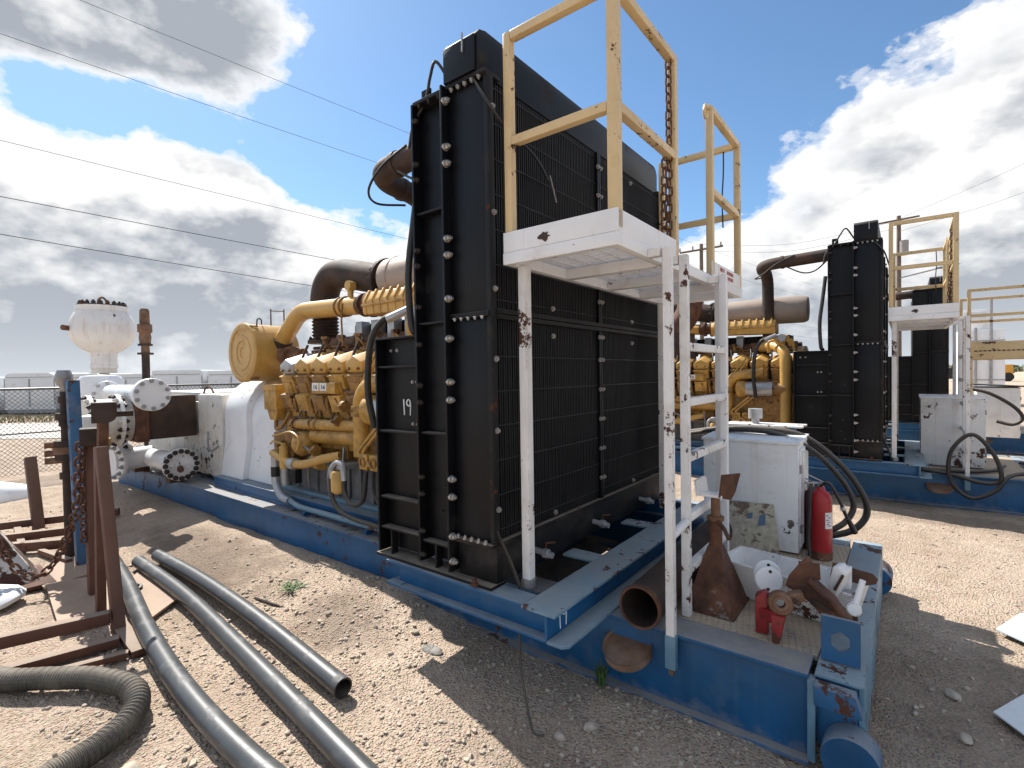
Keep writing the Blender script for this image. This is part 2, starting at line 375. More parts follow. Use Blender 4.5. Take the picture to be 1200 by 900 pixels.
# ---------------------------------------------------------------- ground
from mathutils import noise as MN
def sstep(a, b, x):
    t = max(0, min(1, (x-a)/(b-a))); return t*t*(3-2*t)
def gz(x, y):
    berm = .10*sstep(-1.7, -3.3, x)*sstep(1.5, 2.25, y)*sstep(-10.8, -9.5, x)
    near = sstep(22, 6, abs(x+2)+abs(y-3))
    h = berm + near*(.020*MN.noise((x*.9, y*.9, 0)) + .012*MN.noise((x*2.7, y*2.7, 3)) + .006*MN.noise((x*8, y*8, 5)))
    h += near*.004*MN.noise((x*21, y*21, 9))
    h += sstep(2.16, 2.40, y)*sstep(2.52, 2.47, y)*sstep(-.2, -.5, x)*sstep(-10, -9.8, x)*max(0, .018+.03*MN.noise((x*1.7, y*1.5, 8)))
    return h - .012
def axis(lo, hi, a, b, fine):
    o = []; x = a
    while x < b: o.append(x); x += fine
    st = fine; x = b; o.append(b)
    while x < hi: st *= 1.17; x += st; o.append(min(x, hi))
    st = fine; x = a; lft = []
    while x > lo: st *= 1.17; x -= st; lft.append(max(x, lo))
    return lft[::-1] + o
gx = axis(-900, 900, -6.2, 1.6, .034); gy = axis(-400, 1500, .3, 6.0, .034)
me = bpy.data.meshes.new('ground'); nx = len(gx); ny = len(gy)
vs = [(x, y, gz(x, y)) for y in gy for x in gx]
fs = [(j*nx+i, j*nx+i+1, (j+1)*nx+i+1, (j+1)*nx+i) for j in range(ny-1) for i in range(nx-1)]
me.from_pydata(vs, [], fs); me.polygons.foreach_set('use_smooth', [True]*len(fs))
gm = bpy.data.materials.new('sandy_gravel'); gm.use_nodes = True; t = gm.node_tree; p = t.nodes['Principled BSDF']
pos = t.nodes.new('ShaderNodeNewGeometry').outputs['Position']
c = ramp(t, noise(t, pos, .9, 6, .6), [(.3, (.56, .475, .385)), (.7, (.74, .65, .55))])
c = mixc(t, ramp(t, noise(t, pos, 2.6, 6, .7), [(.5, g(0)), (.72, g(1))]), c, (.39, .32, .25))
c = mixc(t, ramp(t, noise(t, pos, 75, 3, .7), [(.30, g(.0)), (.68, g(.75))]), c, (.31, .25, .195))
vo = t.nodes.new('ShaderNodeTexVoronoi'); vo.inputs['Scale'].default_value = 62; vo.inputs['Randomness'].default_value = 1; L(t, pos, vo.inputs['Vector'])
vo2 = t.nodes.new('ShaderNodeTexVoronoi'); vo2.inputs['Scale'].default_value = 150; L(t, pos, vo2.inputs['Vector'])
st = ramp(t, vo.outputs['Distance'], [(.0, g(1)), (.55, g(0))])
sel = ramp(t, noise(t, pos, 5, 4, .6), [(.30, g(.25)), (.55, g(1))])
sc = mixc(t, .45, vo.outputs['Color'], (.5, .42, .34)); sc = mixc(t, 1.0, sc, (.80, .70, .60), 'MULTIPLY')
c = mixc(t, math_(t, 'MULTIPLY', math_(t, 'MULTIPLY', st, sel), .62), c, sc)
# darker ground patches with ragged edges
sn = math_(t, 'MULTIPLY', math_(t, 'SUBTRACT', noise(t, pos, 3.2, 6, .7), .5), 2.6)
spx = t.nodes.new('ShaderNodeSeparateXYZ'); L(t, pos, spx.inputs[0])
for (x, y, rx, ry, a) in ((-5.2, 1.95, 1.5, .45, .75), (-3.0, 1.95, .5, .30, .6), (-1.0, 1.75, .9, .25, .35), (.3, 3.4, .9, .8, .4), (1.2, 7.4, 2.2, .35, .5)):
    dx = math_(t, 'DIVIDE', math_(t, 'SUBTRACT', spx.outputs[0], x), rx); dy = math_(t, 'DIVIDE', math_(t, 'SUBTRACT', spx.outputs[1], y), ry)
    dd = math_(t, 'ADD', math_(t, 'MULTIPLY', dx, dx), math_(t, 'MULTIPLY', dy, dy))
    dd = math_(t, 'ADD', dd, sn)
    c = mixc(t, math_(t, 'MULTIPLY', ramp(t, dd, [(.25, g(1)), (1.0, g(0))]), a), c, (.22, .18, .145))
c = mixc(t, 1.0, c, (1.06, .985, .925, 1), 'MULTIPLY')
L(t, c, p.inputs['Base Color']); p.inputs['Roughness'].default_value = .95; p.inputs['Specular IOR Level'].default_value = .15
hh = math_(t, 'ADD', math_(t, 'MULTIPLY', noise(t, pos, 34, 7, .72), 1.0), math_(t, 'MULTIPLY', math_(t, 'MULTIPLY', st, sel), .95))
hh = math_(t, 'ADD', hh, math_(t, 'MULTIPLY', vo2.outputs['Distance'], -.35))
b = t.nodes.new('ShaderNodeBump'); b.inputs['Distance'].default_value = .022; b.inputs['Strength'].default_value = .95; L(t, hh, b.inputs['Height']); L(t, b.outputs[0], p.inputs['Normal'])
me.materials.append(gm); go = bpy.data.objects.new('ground', me); COL.objects.link(go); struct(go)

# ---------------------------------------------------------------- steel skid
CHK = bpy.data.materials.new('checker_plate'); CHK.use_nodes = True; t = CHK.node_tree; p = t.nodes['Principled BSDF']
oc = t.nodes.new('ShaderNodeTexCoord').outputs['Object']
def lozenge(rot):
    mp = t.nodes.new('ShaderNodeMapping'); mp.inputs['Rotation'].default_value = (0, 0, rot); mp.inputs['Scale'].default_value = (24, 58, 1); L(t, oc, mp.inputs[0])
    v = t.nodes.new('ShaderNodeTexVoronoi'); v.inputs['Randomness'].default_value = 0; v.inputs['Scale'].default_value = 1; v.voronoi_dimensions = '2D'; L(t, mp.outputs[0], v.inputs['Vector'])
    return ramp(t, v.outputs['Distance'], [(.30, g(1)), (.42, g(0))])
lz = math_(t, 'MAXIMUM', lozenge(R(40)), lozenge(R(-50)))
c = mixc(t, noise(t, oc, 4, 7, .7), (.40, .30, .20), (.60, .48, .35))
c = mixc(t, ramp(t, noise(t, oc, 3, 6, .7), [(.55, g(0)), (.68, g(.6))]), c, (.22, .22, .21))
c = mixc(t, math_(t, 'MULTIPLY', lz, .55), c, (.58, .51, .40))
c = mixc(t, ramp(t, noise(t, oc, 6, 8, .75), [(.6, g(0)), (.66, g(.9))]), c, (.11, .05, .025))
L(t, c, p.inputs['Base Color']); p.inputs['Roughness'].default_value = .7
b = t.nodes.new('ShaderNodeBump'); b.inputs['Distance'].default_value = .012; b.inputs['Strength'].default_value = 1; L(t, lz, b.inputs['Height']); L(t, b.outputs[0], p.inputs['Normal'])

G_SKID = 'blue equipment skids'
def ibeam_x(b, x0, x1, y0, y1, z0, z1, web, wt=.014, ft=.020):
    b.box((x0, y0, z0), (x1, y1, z0+ft)); b.box((x0, y0, z1-ft), (x1, y1, z1)); b.box((x0, web, z0+ft), (x1, web+wt, z1-ft))
skid = thing('steel_skid', 'nearest blue steel skid, carrying the black radiator marked 19', 'skid', (-5, 3.5, 0), G_SKID)
b = MB(); ibeam_x(b, -9.9, -.325, 2.445, 2.63, 0, .40, 2.492); b.build('side_beam', BLUES, skid, .003)
b = MB(); ibeam_x(b, -9.9, -.325, 4.42, 4.60, 0, .40, 4.57); b.build('side_beam', BLUE, skid, .003)
for x in (-9.8, -8.2, -7.0, -6.2, -5.0, -3.8, -2.6, -1.45):
    MB().box((x-.07, 2.64, .02), (x+.07, 4.41, .37)).build('cross_member', BLUE, skid)
MB().box((-1.36, 2.634, .375), (-.31, 4.415, .398)).build('deck_plate', CHK, skid)
MB().box((-9.8, 2.64, .36), (-6.7, 4.41, .392)).build('rear_deck_plate', BLUEW, skid)
b = MB(); b.box((-.30, 2.49, .09), (-.15, 4.57, .385)); b.build('front_beam', BLUEW, skid, .01)
MB().box((-.305, 2.47, .388), (-.13, 4.60, .40)).build('front_cap_plate', BLUEL, skid, .003)
MB().box((-.149, 2.495, .05), (-.128, 4.60, .386)).build('front_edge_plate', BLUEL, skid, .003)
MB().box((-.33, 2.452, .0205), (-.30, 2.50, .379)).build('corner_plate', BLUEL, skid, .003)
for y0, y1 in ((2.385, 2.489), (4.571, 4.80)):
    b = MB(); b.cyl((-.172, y0, .125), (-.172, y1, .125), .102, n=32); b.build('tow_stub', BLUEW, skid, .004)
for y0, d_ in ((2.371, 1), (4.814, -1)):
    b = MB(); b.lathe([(0, 0), (.100, 0), (.104, .006), (.104, .013)], (-.172, y0, .125), (0, d_, 0), 32); b.build('stub_end_cap', BLUE, skid)
b = MB(); b.prism([(-.30, .30), (-.30, .386), (-.155, .386), (-.13, .30)], (0, 2.40, 0), (1, 0, 0), (0, 0, 1), (0, .06, 0)); b.build('pipe_gusset', BLUEW, skid, .006)
# plate with a hexagonal hole, standing on the deck corner
b = MB(); ox, oz, oy = -.222, .505, 2.60
outer = [(-.073, -.095), (.073, -.095), (.073, .10), (-.073, .10)]
inner = [(.040*math.cos(R(60*k+30)), .045*math.sin(R(60*k+30))) for k in range(6)]
def ringplate(b, outer, inner, o, u, v, dep):
    n = 24
    def samp(poly):
        out = []
        for k in range(n):
            a = 2*math.pi*k/n; d = V((math.cos(a), math.sin(a))); best = None
            for i in range(len(poly)):
                p, q = V(poly[i]), V(poly[(i+1) % len(poly)]); e = q-p; den_ = d.x*e.y-d.y*e.x
                if abs(den_) < 1e-9: continue
                tt = (p.x*e.y-p.y*e.x)/den_; ss = (p.x*d.y-p.y*d.x)/den_
                if tt > 0 and -1e-6 <= ss <= 1+1e-6: best = tt if best is None else max(best, tt)
            out.append(d*best)
        return out
    A = samp(outer); B = samp(inner); o, u, v, dep = V(o), V(u), V(v), V(dep)
    # make sure that the corners of the outline survive
    for cpt in outer:
        k = min(range(n), key=lambda i: (A[i]-V(cpt)).length); A[k] = V(cpt)
    pt = lambda q: o + u*q.x + v*q.y
    vs = [pt(q) for q in A] + [pt(q) for q in B] + [pt(q)+dep for q in A] + [pt(q)+dep for q in B]; fs = []
    for i in range(n):
        j = (i+1) % n
        fs += [(i, j, n+j, n+i), (2*n+j, 2*n+i, 3*n+i, 3*n+j), (j, i, 2*n+i, 2*n+j), (n+i, n+j, 3*n+j, 3*n+i)]
    b.add(vs, fs)
ringplate(b, outer, inner, (ox, oy, oz), (1, 0, 0), (0, 0, 1), (0, .022, 0)); b.build('lifting_plate', BLUEW, skid)
# raised engine rails and a conduit beside them
for y in (2.60, 3.95):
    b = MB(); b.box((-6.62, y, .40), (-2.45, y+.22, .415)); b.box((-6.62, y, .50), (-2.45, y+.22, .52)); b.box((-6.62, y+.012, .415), (-2.45, y+.03, .50))
    b.build('engine_rail', BLUE, skid, .002)
MB().tube(fillet([(-4.78, 2.56, .50), (-4.60, 2.545, .462), (-2.55, 2.545, .462)], .1), .026, 12).build('conduit', BLUEL, skid)
for x in (-4.45, -3.5):
    MB().box((x-.02, 2.51, .40), (x+.02, 2.58, .435)).build('conduit_clamp', BLUE, skid)
# round stub on the side of the beam
b = MB(); b.lathe([(0, .012), (.118, .006), (.128, .022), (.128, -.02)], (0, 0, 0), (0, 0, 1), 32)
q = V((0, -.40, .92)).to_track_quat('Z', 'Y').to_matrix()
b.v = [q @ V((p.x, p.y, p.z)) + V((-1.155, 2.445, .245)) for p in b.v]; b.build('stub_cover', RUSTO, skid)

# ---------------------------------------------------------------- radiator support frame
G_FR = 'blue radiator support frames'
fr = thing('support_frame', 'blue channel frame under the radiator marked 19, overhanging the skid', 'steel frame', (-1.9, 3.2, .40), G_FR)
b = MB(); b.box((-2.56, 1.99, .402), (-1.36, 2.12, .416)); b.box((-2.56, 1.99, .541), (-1.50, 2.12, .555)); b.box((-2.50, 2.045, .416), (-1.36, 2.06, .541))
b.build('side_channel', BLUE, fr, .002)
b = MB(); b.box((-2.56, 4.36, .402), (-1.36, 4.49, .416)); b.box((-2.56, 4.36, .541), (-1.50, 4.49, .555)); b.box((-2.50, 4.42, .416), (-1.36, 4.435, .541)); b.build('side_channel', BLUE, fr, .002)
b = MB(); b.box((-1.498, 1.975, .541), (-1.30, 4.49, .556)); b.build('front_flange', BLUEL, fr, .003)
b = MB(); b.box((-1.37, 1.99, .4165), (-1.355, 4.47, .541)); b.build('front_web', BLUE, fr, .002)
b = MB(); b.prism([(-1.355, 0), (-1.27, 0), (-1.245, .03), (-1.245, 2.49), (-1.355, 2.49)], (0, 1.985, .402), (1, 0, 0), (0, 1, 0), (0, 0, .014)); b.build('bottom_flange', BLUEL, fr, .002)
for y in (2.72, 3.55): MB().box((-1.72, y, .535), (-1.4985, y+.13, .55)).build('tie_plate', BLUEL, fr, .002)
b = MB().box((-2.56, 1.992, .417), (-2.44, 2.044, .421)); b.build('sunlit_patch', BLUEL, fr)  # lighter plate that paints the sunlit corner of the lower flange
def chalk19(par, o, u, v, h, nrm, r=.0045):
    o, u, v = V(o), V(u), V(v); P = lambda x, y: o + u*(x*h) + v*(y*h)
    MB().tube([P(.0, 1.0), P(.03, .55), P(.06, 0)], r, 6).build('chalk_digit', CHALK, par)
    pts = [P(.62, .82)]
    for k in range(13):
        a = R(30*k); pts.append(P(.45 + .17*math.cos(a), .78 + .20*math.sin(a)))
    pts += [P(.63, .5), P(.60, .0)]
    MB().tube(pts, r, 6).build('chalk_digit', CHALK, par)
chalk19(fr, (-1.353, 2.10, .43), (0, 1, 0), (0, 0, 1), .10, None, .003)

# ---------------------------------------------------------------- radiator
G_RAD = 'black radiators'
rad = thing('radiator', 'tall black radiator nearest the camera, with 19 chalked on its side', 'radiator', (-2.1, 3.23, .556), G_RAD)
Y0, Y1 = 2.04, 4.43
MB().box((-2.005, 2.075, .80), (-1.76, 4.40, 3.26)).build('core', FIN, rad)
# side cheeks: upper and lower panels with flanges
for z0, z1 in ((.80, 2.005), (2.035, 3.262)):
    for yy, ys in ((Y0, 1), (Y1, -1)):
        MB().box((-1.995, yy, z0), (-1.735, yy+ys*.03, z1)).build('side_panel', BLACK, rad, .003)
for yy, ys in ((Y0, 1), (Y1, -1)):
    MB().box((-2.012, yy-ys*.055, .60), (-1.997, yy+ys*.06, 3.285)).build('vertical_flange', BLACK, rad, .002)
    MB().box((-2.262, yy+ys*.045, .62), (-2.013, yy+ys*.07, 3.262)).build('shroud_panel', BLACK, rad)
    MB().box((-2.278, yy-ys*.03, .60), (-2.262, yy+ys*.09, 3.275)).build('vertical_flange', BLACK, rad, .002)
    MB().box((-1.733, yy-ys*.012, .80), (-1.705, yy+ys*.035, 3.262)).build('corner_angle', BLACKD, rad, .002)
    MB().box((-1.996, yy-ys*.022, 2.006), (-1.715, yy+ys*.03, 2.034)).build('seam_flange', BLACKD, rad, .002)
    MB().box((-2.26, yy-ys*.03, 3.263), (-1.71, yy+ys*.10, 3.283)).build('top_flange', BLACKD, rad, .002)
    MB().box((-2.0, yy-ys*.03, .776), (-1.71, yy+ys*.03, .798)).build('bottom_flange', BLACKD, rad, .002)
    for z in (2.64, 2.0, 1.36, .72):
        MB().box((-2.261, yy-ys*.012, z-.006), (-2.0125, yy+ys*.044, z+.006)).build('rib', BLACKD, rad, .002)
    # fan shroud wing
    MB().box((-2.655, yy+ys*.055, .60), (-2.279, yy+ys*.08, 1.925)).build('wing_panel', BLACK, rad)
    MB().box((-2.672, yy-ys*.02, .58), (-2.656, yy+ys*.10, 1.94)).build('wing_flange', BLACK, rad, .002)
    MB().box((-2.655, yy-ys*.02, 1.926), (-2.2785, yy+ys*.10, 1.94)).build('wing_flange', BLACK, rad, .002)
    for z in (1.755, 1.35, .93, .735):
        MB().box((-2.6555, yy-ys*.010, z-.006), (-2.2785, yy+ys*.054, z+.006)).build('rib', BLACKD, rad, .002)
    for x in (-2.56, -2.16, -2.05):
        MB().box((x-.006, yy-ys*.005, .575), (x+.006, yy+ys*.044, .722)).build('stiffener', BLACKD, rad)
MB().box((-2.27, 2.13, .62), (-2.01, 4.34, 3.25)).build('shroud_body', BLACK, rad)
MB().box((-2.65, 2.13, .60), (-2.28, 4.34, 1.92)).build('fan_shroud', BLACK, rad)
MB().box((-2.68, 2.01, .5565), (-1.72, 2.14, .574)).build('foot_angle', BLACKD, rad, .002)
MB().box((-1.998, 2.062, .576), (-1.72, 4.41, .774)).build('bottom_tank', BLACKD, rad, .004)
b = MB(); b.prism([(2.01, 3.284), (4.43, 3.284), (4.43, 3.46), (4.40, 3.505), (4.36, 3.52), (2.08, 3.52), (2.03, 3.505), (2.01, 3.48)], (-2.0, 0, 0), (0, 1, 0), (0, 0, 1), (.245, 0, 0))
b.build('top_tank', BLACK, rad, .006)
MB().box((-1.99, 1.995, 3.285), (-1.765, 2.009, 3.47)).build('tank_end_plate', BLACK, rad, .003)
MB().box((-1.845, 1.985, 3.40), (-1.838, 1.9945, 3.50)).build('tank_strip', SILV, rad)
# protective wire grille over the core
b = MB(); y = 2.085
while y < 4.40:
    for z0, z1 in ((.805, 2.0), (2.04, 3.255)): b.box((-1.738, y-.0026, z0), (-1.732, y+.0026, z1))
    y += .0205
b.build('grille_wires', GRIL, rad, kind='stuff')
b = MB(); y = 2.08
while y < 4.40:
    b.box((-1.7595, y, .80), (-1.744, y+.004, 3.26)); y += .0135
b.build('core_fins', FIN, rad, kind='stuff')
for z in [.86 + .187*k for k in range(6)] + [2.10 + .187*k for k in range(7)]:
    for ya, yb in ((2.075, 3.235), (3.27, 4.40)):
        MB().cyl((-1.731, ya, z), (-1.731, yb, z), .0034, n=6).build('grille_rod', GRIL, rad)
for y in (3.238, 3.262):
    for z0, z1 in ((.80, 2.0), (2.04, 3.258)): MB().box((-1.732, y-.009, z0), (-1.712, y+.009, z1)).build('centre_angle', BLACK, rad, .001)
for z in (2.006, 2.036): MB().box((-1.735, 2.076, z-.012), (-1.70, 4.395, z+.012)).build('seam_angle', BLACKD, rad, .002)
MB().box((-1.738, 2.076, .776), (-1.705, 4.395, .80)).build('grille_foot', BLACKD, rad, .002)
for z in (.95, 1.16, 1.37, 1.58, 1.79, 1.95, 2.2, 2.45, 2.7, 2.95, 3.15):
    for y in (3.228, 3.272): bolt(rad, (-1.711, y, z), (1, 0, 0), .011, .012)
for z in (.98, 1.4, 1.78, 2.15, 2.55, 3.1): bolt(rad, (-1.704, 2.062, z), (1, 0, 0), .012, .014)
for y in (2.65, 3.8):
    for z in (2.10, 1.93, .83, 3.2): bolt(rad, (-1.727, y, z), (1, 0, 0), .012, .012)
for z in (3.20, 2.95, 2.86, 2.45, 2.36, 2.12, 1.9, 1.66, 1.56, 1.12, 1.02, .80, .66):
    bolt(rad, (-1.997, 2.005, z), (1, 0, 0), .016, .03)
    bolt(rad, (-2.262, 2.025, z-.02), (1, 0, 0), .013, .022, BOLTD)
for x in (-1.96, -1.91, -1.86, -1.81, -1.76):
    bolt(rad, (x, 2.025, 3.262), (0, 0, -1), .010, .014); bolt(rad, (x, 2.02, 2.006), (0, 0, -1), .008, .010); bolt(rad, (x, 2.02, .799), (0, 0, 1), .010, .014)
for x in (-2.22, -2.14, -2.06): bolt(rad, (x, 2.025, 3.262), (0, 0, -1), .010, .014, BOLTD)
for x, z in ((-2.40, 1.66), (-2.36, 1.66), (-2.40, 1.40), (-2.36, 1.40), (-2.60, 1.86), (-2.54, 1.86), (-2.1, 1.50), (-2.12, 1.05), (-2.15, .9), (-2.1, .8)):
    bolt(rad, (x, 2.095 if x < -2.27 else 2.085, z), (0, -1, 0), .008, .010, BOLTD if x > -2.3 else BOLTM)
bolt(rad, (-1.82, 1.99, .575), (0, 0, 1), .016, .03, RUST)
chalk19(rad, (-2.485, 2.092, 1.452), (1, 0, 0), (0, 0, 1), .10, None, .004)
# lifting eye, drain cocks, capillary on the radiator
ringplate(bb := MB(), [(-.035, -.03), (.035, -.03), (.035, .045), (-.035, .045)], [(.013*math.cos(R(60*k)), .015*math.sin(R(60*k))) for k in range(6)], (-2.20, 2.06, 3.315), (1, 0, 0), (0, 0, 1), (0, .014, 0)); bb.build('lifting_eye', BLACK, rad)
for y in (2.42, 3.12, 3.9):
    b = MB(); b.cyl((-1.722, y, .66), (-1.60, y, .65), .018, n=12); b.cyl((-1.66, y, .655), (-1.63, y, .655), .028, n=8); b.build('drain_cock', SILV, rad)
    MB().tube([(-1.645, y, .68), (-1.645, y, .715), (-1.60, y+.03, .72)], .006, 6).build('cock_handle', RUST, rad)
MB().tube(spl([(-1.80, 2.03, 3.26), (-1.70, 2.0, 3.12), (-1.66, 2.12, 3.0), (-1.64, 2.35, 2.92), (-1.68, 2.55, 2.85)]), .008, 8).build('cable', RUBBER, rad)
MB().tube([(-1.70, 2.6, 2.9), (-1.695, 2.66, 2.75)], .004, 6).build('wire_end', STEEL, rad)
MB().tube(spl([(-2.0, 2.06, 3.33), (-2.08, 2.03, 3.46), (-2.14, 2.04, 3.40), (-2.20, 2.06, 3.30), (-2.30, 2.05, 3.18), (-2.33, 2.04, 3.05)]), .009, 8).build('hose', RUBBER, rad)
MB().tube(spl([(-2.31, 2.10, 2.9), (-2.34, 2.07, 2.6), (-2.37, 2.05, 2.3), (-2.36, 2.06, 2.0), (-2.34, 2.1, 1.95)]), .022, 10).build('hose', RUBBER, rad)
MB().tube(spl([(-1.725, 2.05, .95), (-1.71, 2.06, .85), (-1.66, 2.10, .70), (-1.62, 2.13, .56)]), .010, 8).build('drain_tube', BLACKD, rad)
# coolant pipe from the top tank
b = MB(); b.tube(fillet([(-2.10, 2.40, 3.24), (-3.16, 2.40, 3.20), (-3.16, 2.98, 3.16), (-3.16, 3.02, 2.0)], .24, 9), .082, 20); b.build('coolant_pipe', RUSTD, rad)
for p, d in (((-2.86, 2.40, 3.211), (-1, 0, -.04)), ((-3.16, 2.68, 3.18), (0, 1, 0)), ((-2.29, 2.40, 3.232), (-1, 0, 0))):
    b = MB(); b.cyl(V(p)-V(d)*.018, V(p)+V(d)*.018, .090, n=20); b.build('pipe_clamp', RUSTD, rad)
MB().tube(spl([(-2.30, 2.33, 3.16), (-2.45, 2.32, 3.03), (-2.6, 2.32, 3.02), (-2.8, 2.34, 3.13)]), .009, 8).build('hose', RUBBER, rad)
MB().tube(spl([(-2.7, 2.34, 3.28), (-2.92, 2.30, 3.18), (-3.10, 2.32, 3.06), (-3.24, 2.5, 3.04), (-3.2, 2.75, 3.08)]), .009, 8).build('hose', RUBBER, rad)

# ---------------------------------------------------------------- access platform
G_PL = 'white access platforms with tan rails'
pl = thing('access_platform', 'white platform with tan guard rails on the radiator nearest the camera', 'platform', (-1.3, 3.2, .40), G_PL)
XA, XB, YA, YB = -1.655, -1.005, 2.075, 4.25
def plate(name, a, b_, mt=WHITE, bev=.002): return MB().box(a, b_).build(name, mt, pl, bev)
plate('frame_channel', (XA, YA, 2.268), (XB, YA+.045, 2.328)); plate('frame_channel', (XA, YB-.045, 2.268), (XB, YB, 2.328))
plate('frame_channel', (XB-.045, YA+.046, 2.268), (XB, YB-.046, 2.328)); plate('frame_channel', (XA, YA+.046, 2.268), (XA+.045, YB-.046, 2.328))
plate('toe_plate', (XA, YA+.004, 2.330), (XB, YA+.014, 2.434)); plate('toe_plate', (XB-.014, YA+.015, 2.330), (XB-.004, 2.86, 2.434))
plate('toe_plate', (XB-.014, 3.50, 2.330), (XB-.004, YB-.015, 2.434)); plate('toe_plate', (XA, YB-.014, 2.330), (XB, YB-.004, 2.434))
for y in (2.62, 3.16, 3.70): plate('cross_beam', (XA+.046, y, 2.262), (XB-.046, y+.05, 2.322))
b = MB(); y = YA+.06
while y < YB-.06:
    b.box((XA+.02, y-.0045, 2.331), (XB-.02, y+.0045, 2.3445)); y += .040
x = XA+.1
while x < XB-.03:
    b.box((x-.003, YA+.05, 2.332), (x+.003, YB-.05, 2.3455)); x += .1
b.build('grating', WHITE, pl, kind='stuff')
# white support posts, ladder
for y in (2.185, 4.11): MB().box((-1.625, y-.025, .560), (-1.575, y+.025, 2.267)).build('support_post', WHITEC, pl, .003)
MB().cyl((-1.60, 2.185, .5565), (-1.60, 2.185, .60), .042, n=16).build('post_foot', STEEL, pl)
b = MB(); b.box((-.931, 2.405, .40), (-.889, 2.443, 2.30)); b.build('support_post', WHITEC, pl, .003)
b = MB(); b.box((-.936, 2.404, .235), (-.884, 2.444, .399)); b.build('post_foot', BLUEL, pl, .003)
b = MB(); b.box((-.92, 2.41, .205), (-.895, 2.425, .236)); b.build('foot_tab', RUSTO, pl)
for y in (2.67, 3.40): MB().box((-.936, y-.022, .402), (-.894, y+.022, 2.31)).build('ladder_stile', WHITEC if y < 3 else WHITE, pl, .003)
MB().box((-.985, 3.448, .402), (-.95, 3.478, 2.30)).build('ladder_stile', WHITE, pl, .003)
for z in (1.83, 1.535, 1.24, .92, .645): MB().box((-.935, 2.695, z-.022), (-.895, 3.375, z+.022)).build('rung', WHITEC, pl, .005)
MB().cyl((-.91, 2.444, .885), (-.91, 2.645, .905), .022, n=12).build('brace', WHITEC, pl)
for y, z in ((2.425, 2.29), (2.67, 2.29), (3.40, 2.29)): MB().box((-1.004, y-.02, z-.025), (-.94, y+.02, z+.015)).build('bracket', WHITEC, pl)
# tan guard rails
def rail(name, p, q, w=.045, h=None): return MB().bar(p, q, w, h or w).build(name, TAN, pl, .006)
ZT, ZM = 3.445, 2.905
rail('rail_post', (-1.63, 2.115, 2.347), (-1.63, 2.115, ZT+.022)); rail('rail_post', (-1.035, 2.118, 2.347), (-1.035, 2.118, ZT+.022), .052)
rail('rail_post', (-1.03, 2.84, 2.345), (-1.03, 2.84, ZT+.022)); rail('rail_post', (-1.03, 3.525, 2.345), (-1.03, 3.525, ZT+.02)); rail('rail_post', (-1.03, 4.225, 2.345), (-1.03, 4.225, ZT+.022))
rail('rail_post', (-1.63, 4.225, 2.345), (-1.63, 4.225, ZT+.022))
for z in (ZT, ZM):
    rail('guard_rail', (-1.606, 2.115, z), (-1.062, 2.118, z)); rail('guard_rail', (-1.035, 2.146, z), (-1.03, 2.816, z))
    rail('guard_rail', (-1.03, 3.549, z), (-1.03, 4.201, z)); rail('guard_rail', (-1.054, 4.225, z), (-1.606, 4.225, z))
MB().tube(spl([(-1.03, 3.500, ZT), (-1.03, 3.44, ZT-.005), (-1.03, 3.415, ZT-.05), (-1.03, 3.435, ZT-.085), (-1.03, 3.465, ZT-.07), (-1.03, 3.468, ZT-.035)]), .011, 8).build('hook', TAN, pl)
b = MB(); b.box((XB-.0035, 3.63, 2.345), (XB-.0005, 4.02, 2.43)); sg = b.build('warning_sign', LABELW, pl)
for row, segs in ((2.40, ((3.66, 3.72), (3.735, 3.76), (3.83, 3.88), (3.89, 3.93), (3.94, 3.99))), (2.362, ((3.70, 3.73), (3.745, 3.79), (3.83, 3.85), (3.862, 3.91), (3.92, 3.985)))):
    for y0, y1 in segs: MB().box((XB-.0004, y0, row-.012), (XB+.0008, y1, row+.012)).build('lettering', REDTXT, sg)
random.seed(2); b = MB(); b.prism([((.030+.010*random.uniform(-1, 1))*math.cos(R(24*k)), (.022+.009*random.uniform(-1, 1))*math.sin(R(24*k))) for k in range(15)], (-1.40, YA+.0035, 2.372), (1, 0, 0), (0, 0, 1), (0, -.003, 0)); b.build('rust_patch', RUSTD, pl)
MB().tube(spl([(-1.13, 4.225, ZT-.02), (-1.125, 4.20, ZT-.2), (-1.135, 4.2, ZT-.4), (-1.13, 4.2, ZT-.62)]), .006, 6).build('wire', RUBBER, pl)

# ---------------------------------------------------------------- chains
def linkmesh(L_, W_, r):
    def f(b):
        pts = []
        for k in range(20):
            a = 2*math.pi*k/20; pts.append(V((math.cos(a)*W_/2, 0, (L_/2-W_/2)*(1 if math.sin(a) >= 0 else -1) + math.sin(a)*W_/2)))
        b.tube(pts + [pts[0], pts[1]], r, 6, cap=False)
    return f
def chain(name, label, path, mt, L_=.062, W_=.036, r=.006, group=None):
    path = [V(p) for p in path]; root = thing(name, label, 'chain', path[0], group); pitch = L_ - 2*r
    # walk along the path at equal pitch
    d = [0]
    for i in range(1, len(path)): d.append(d[-1] + (path[i]-path[i-1]).length)
    s = 0; k = 0
    def atd(x):
        x = max(0, min(d[-1]-1e-6, x)); i = max(j for j in range(len(d)) if d[j] <= x); i = min(i, len(path)-2)
        return path[i].lerp(path[i+1], (x-d[i])/(d[i+1]-d[i]))
    while s < d[-1]:
        p, q = atd(s), atd(s+pitch)
        if (q-p).length > 1e-4: inst('chain_link', ('link', L_, W_, r), linkmesh(L_, W_, r), mt, (p+q)/2, q-p, root, (math.pi/2)*(k % 2) + random.uniform(-.2, .2) + .4)
        s += pitch; k += 1
    return root
random.seed(3)
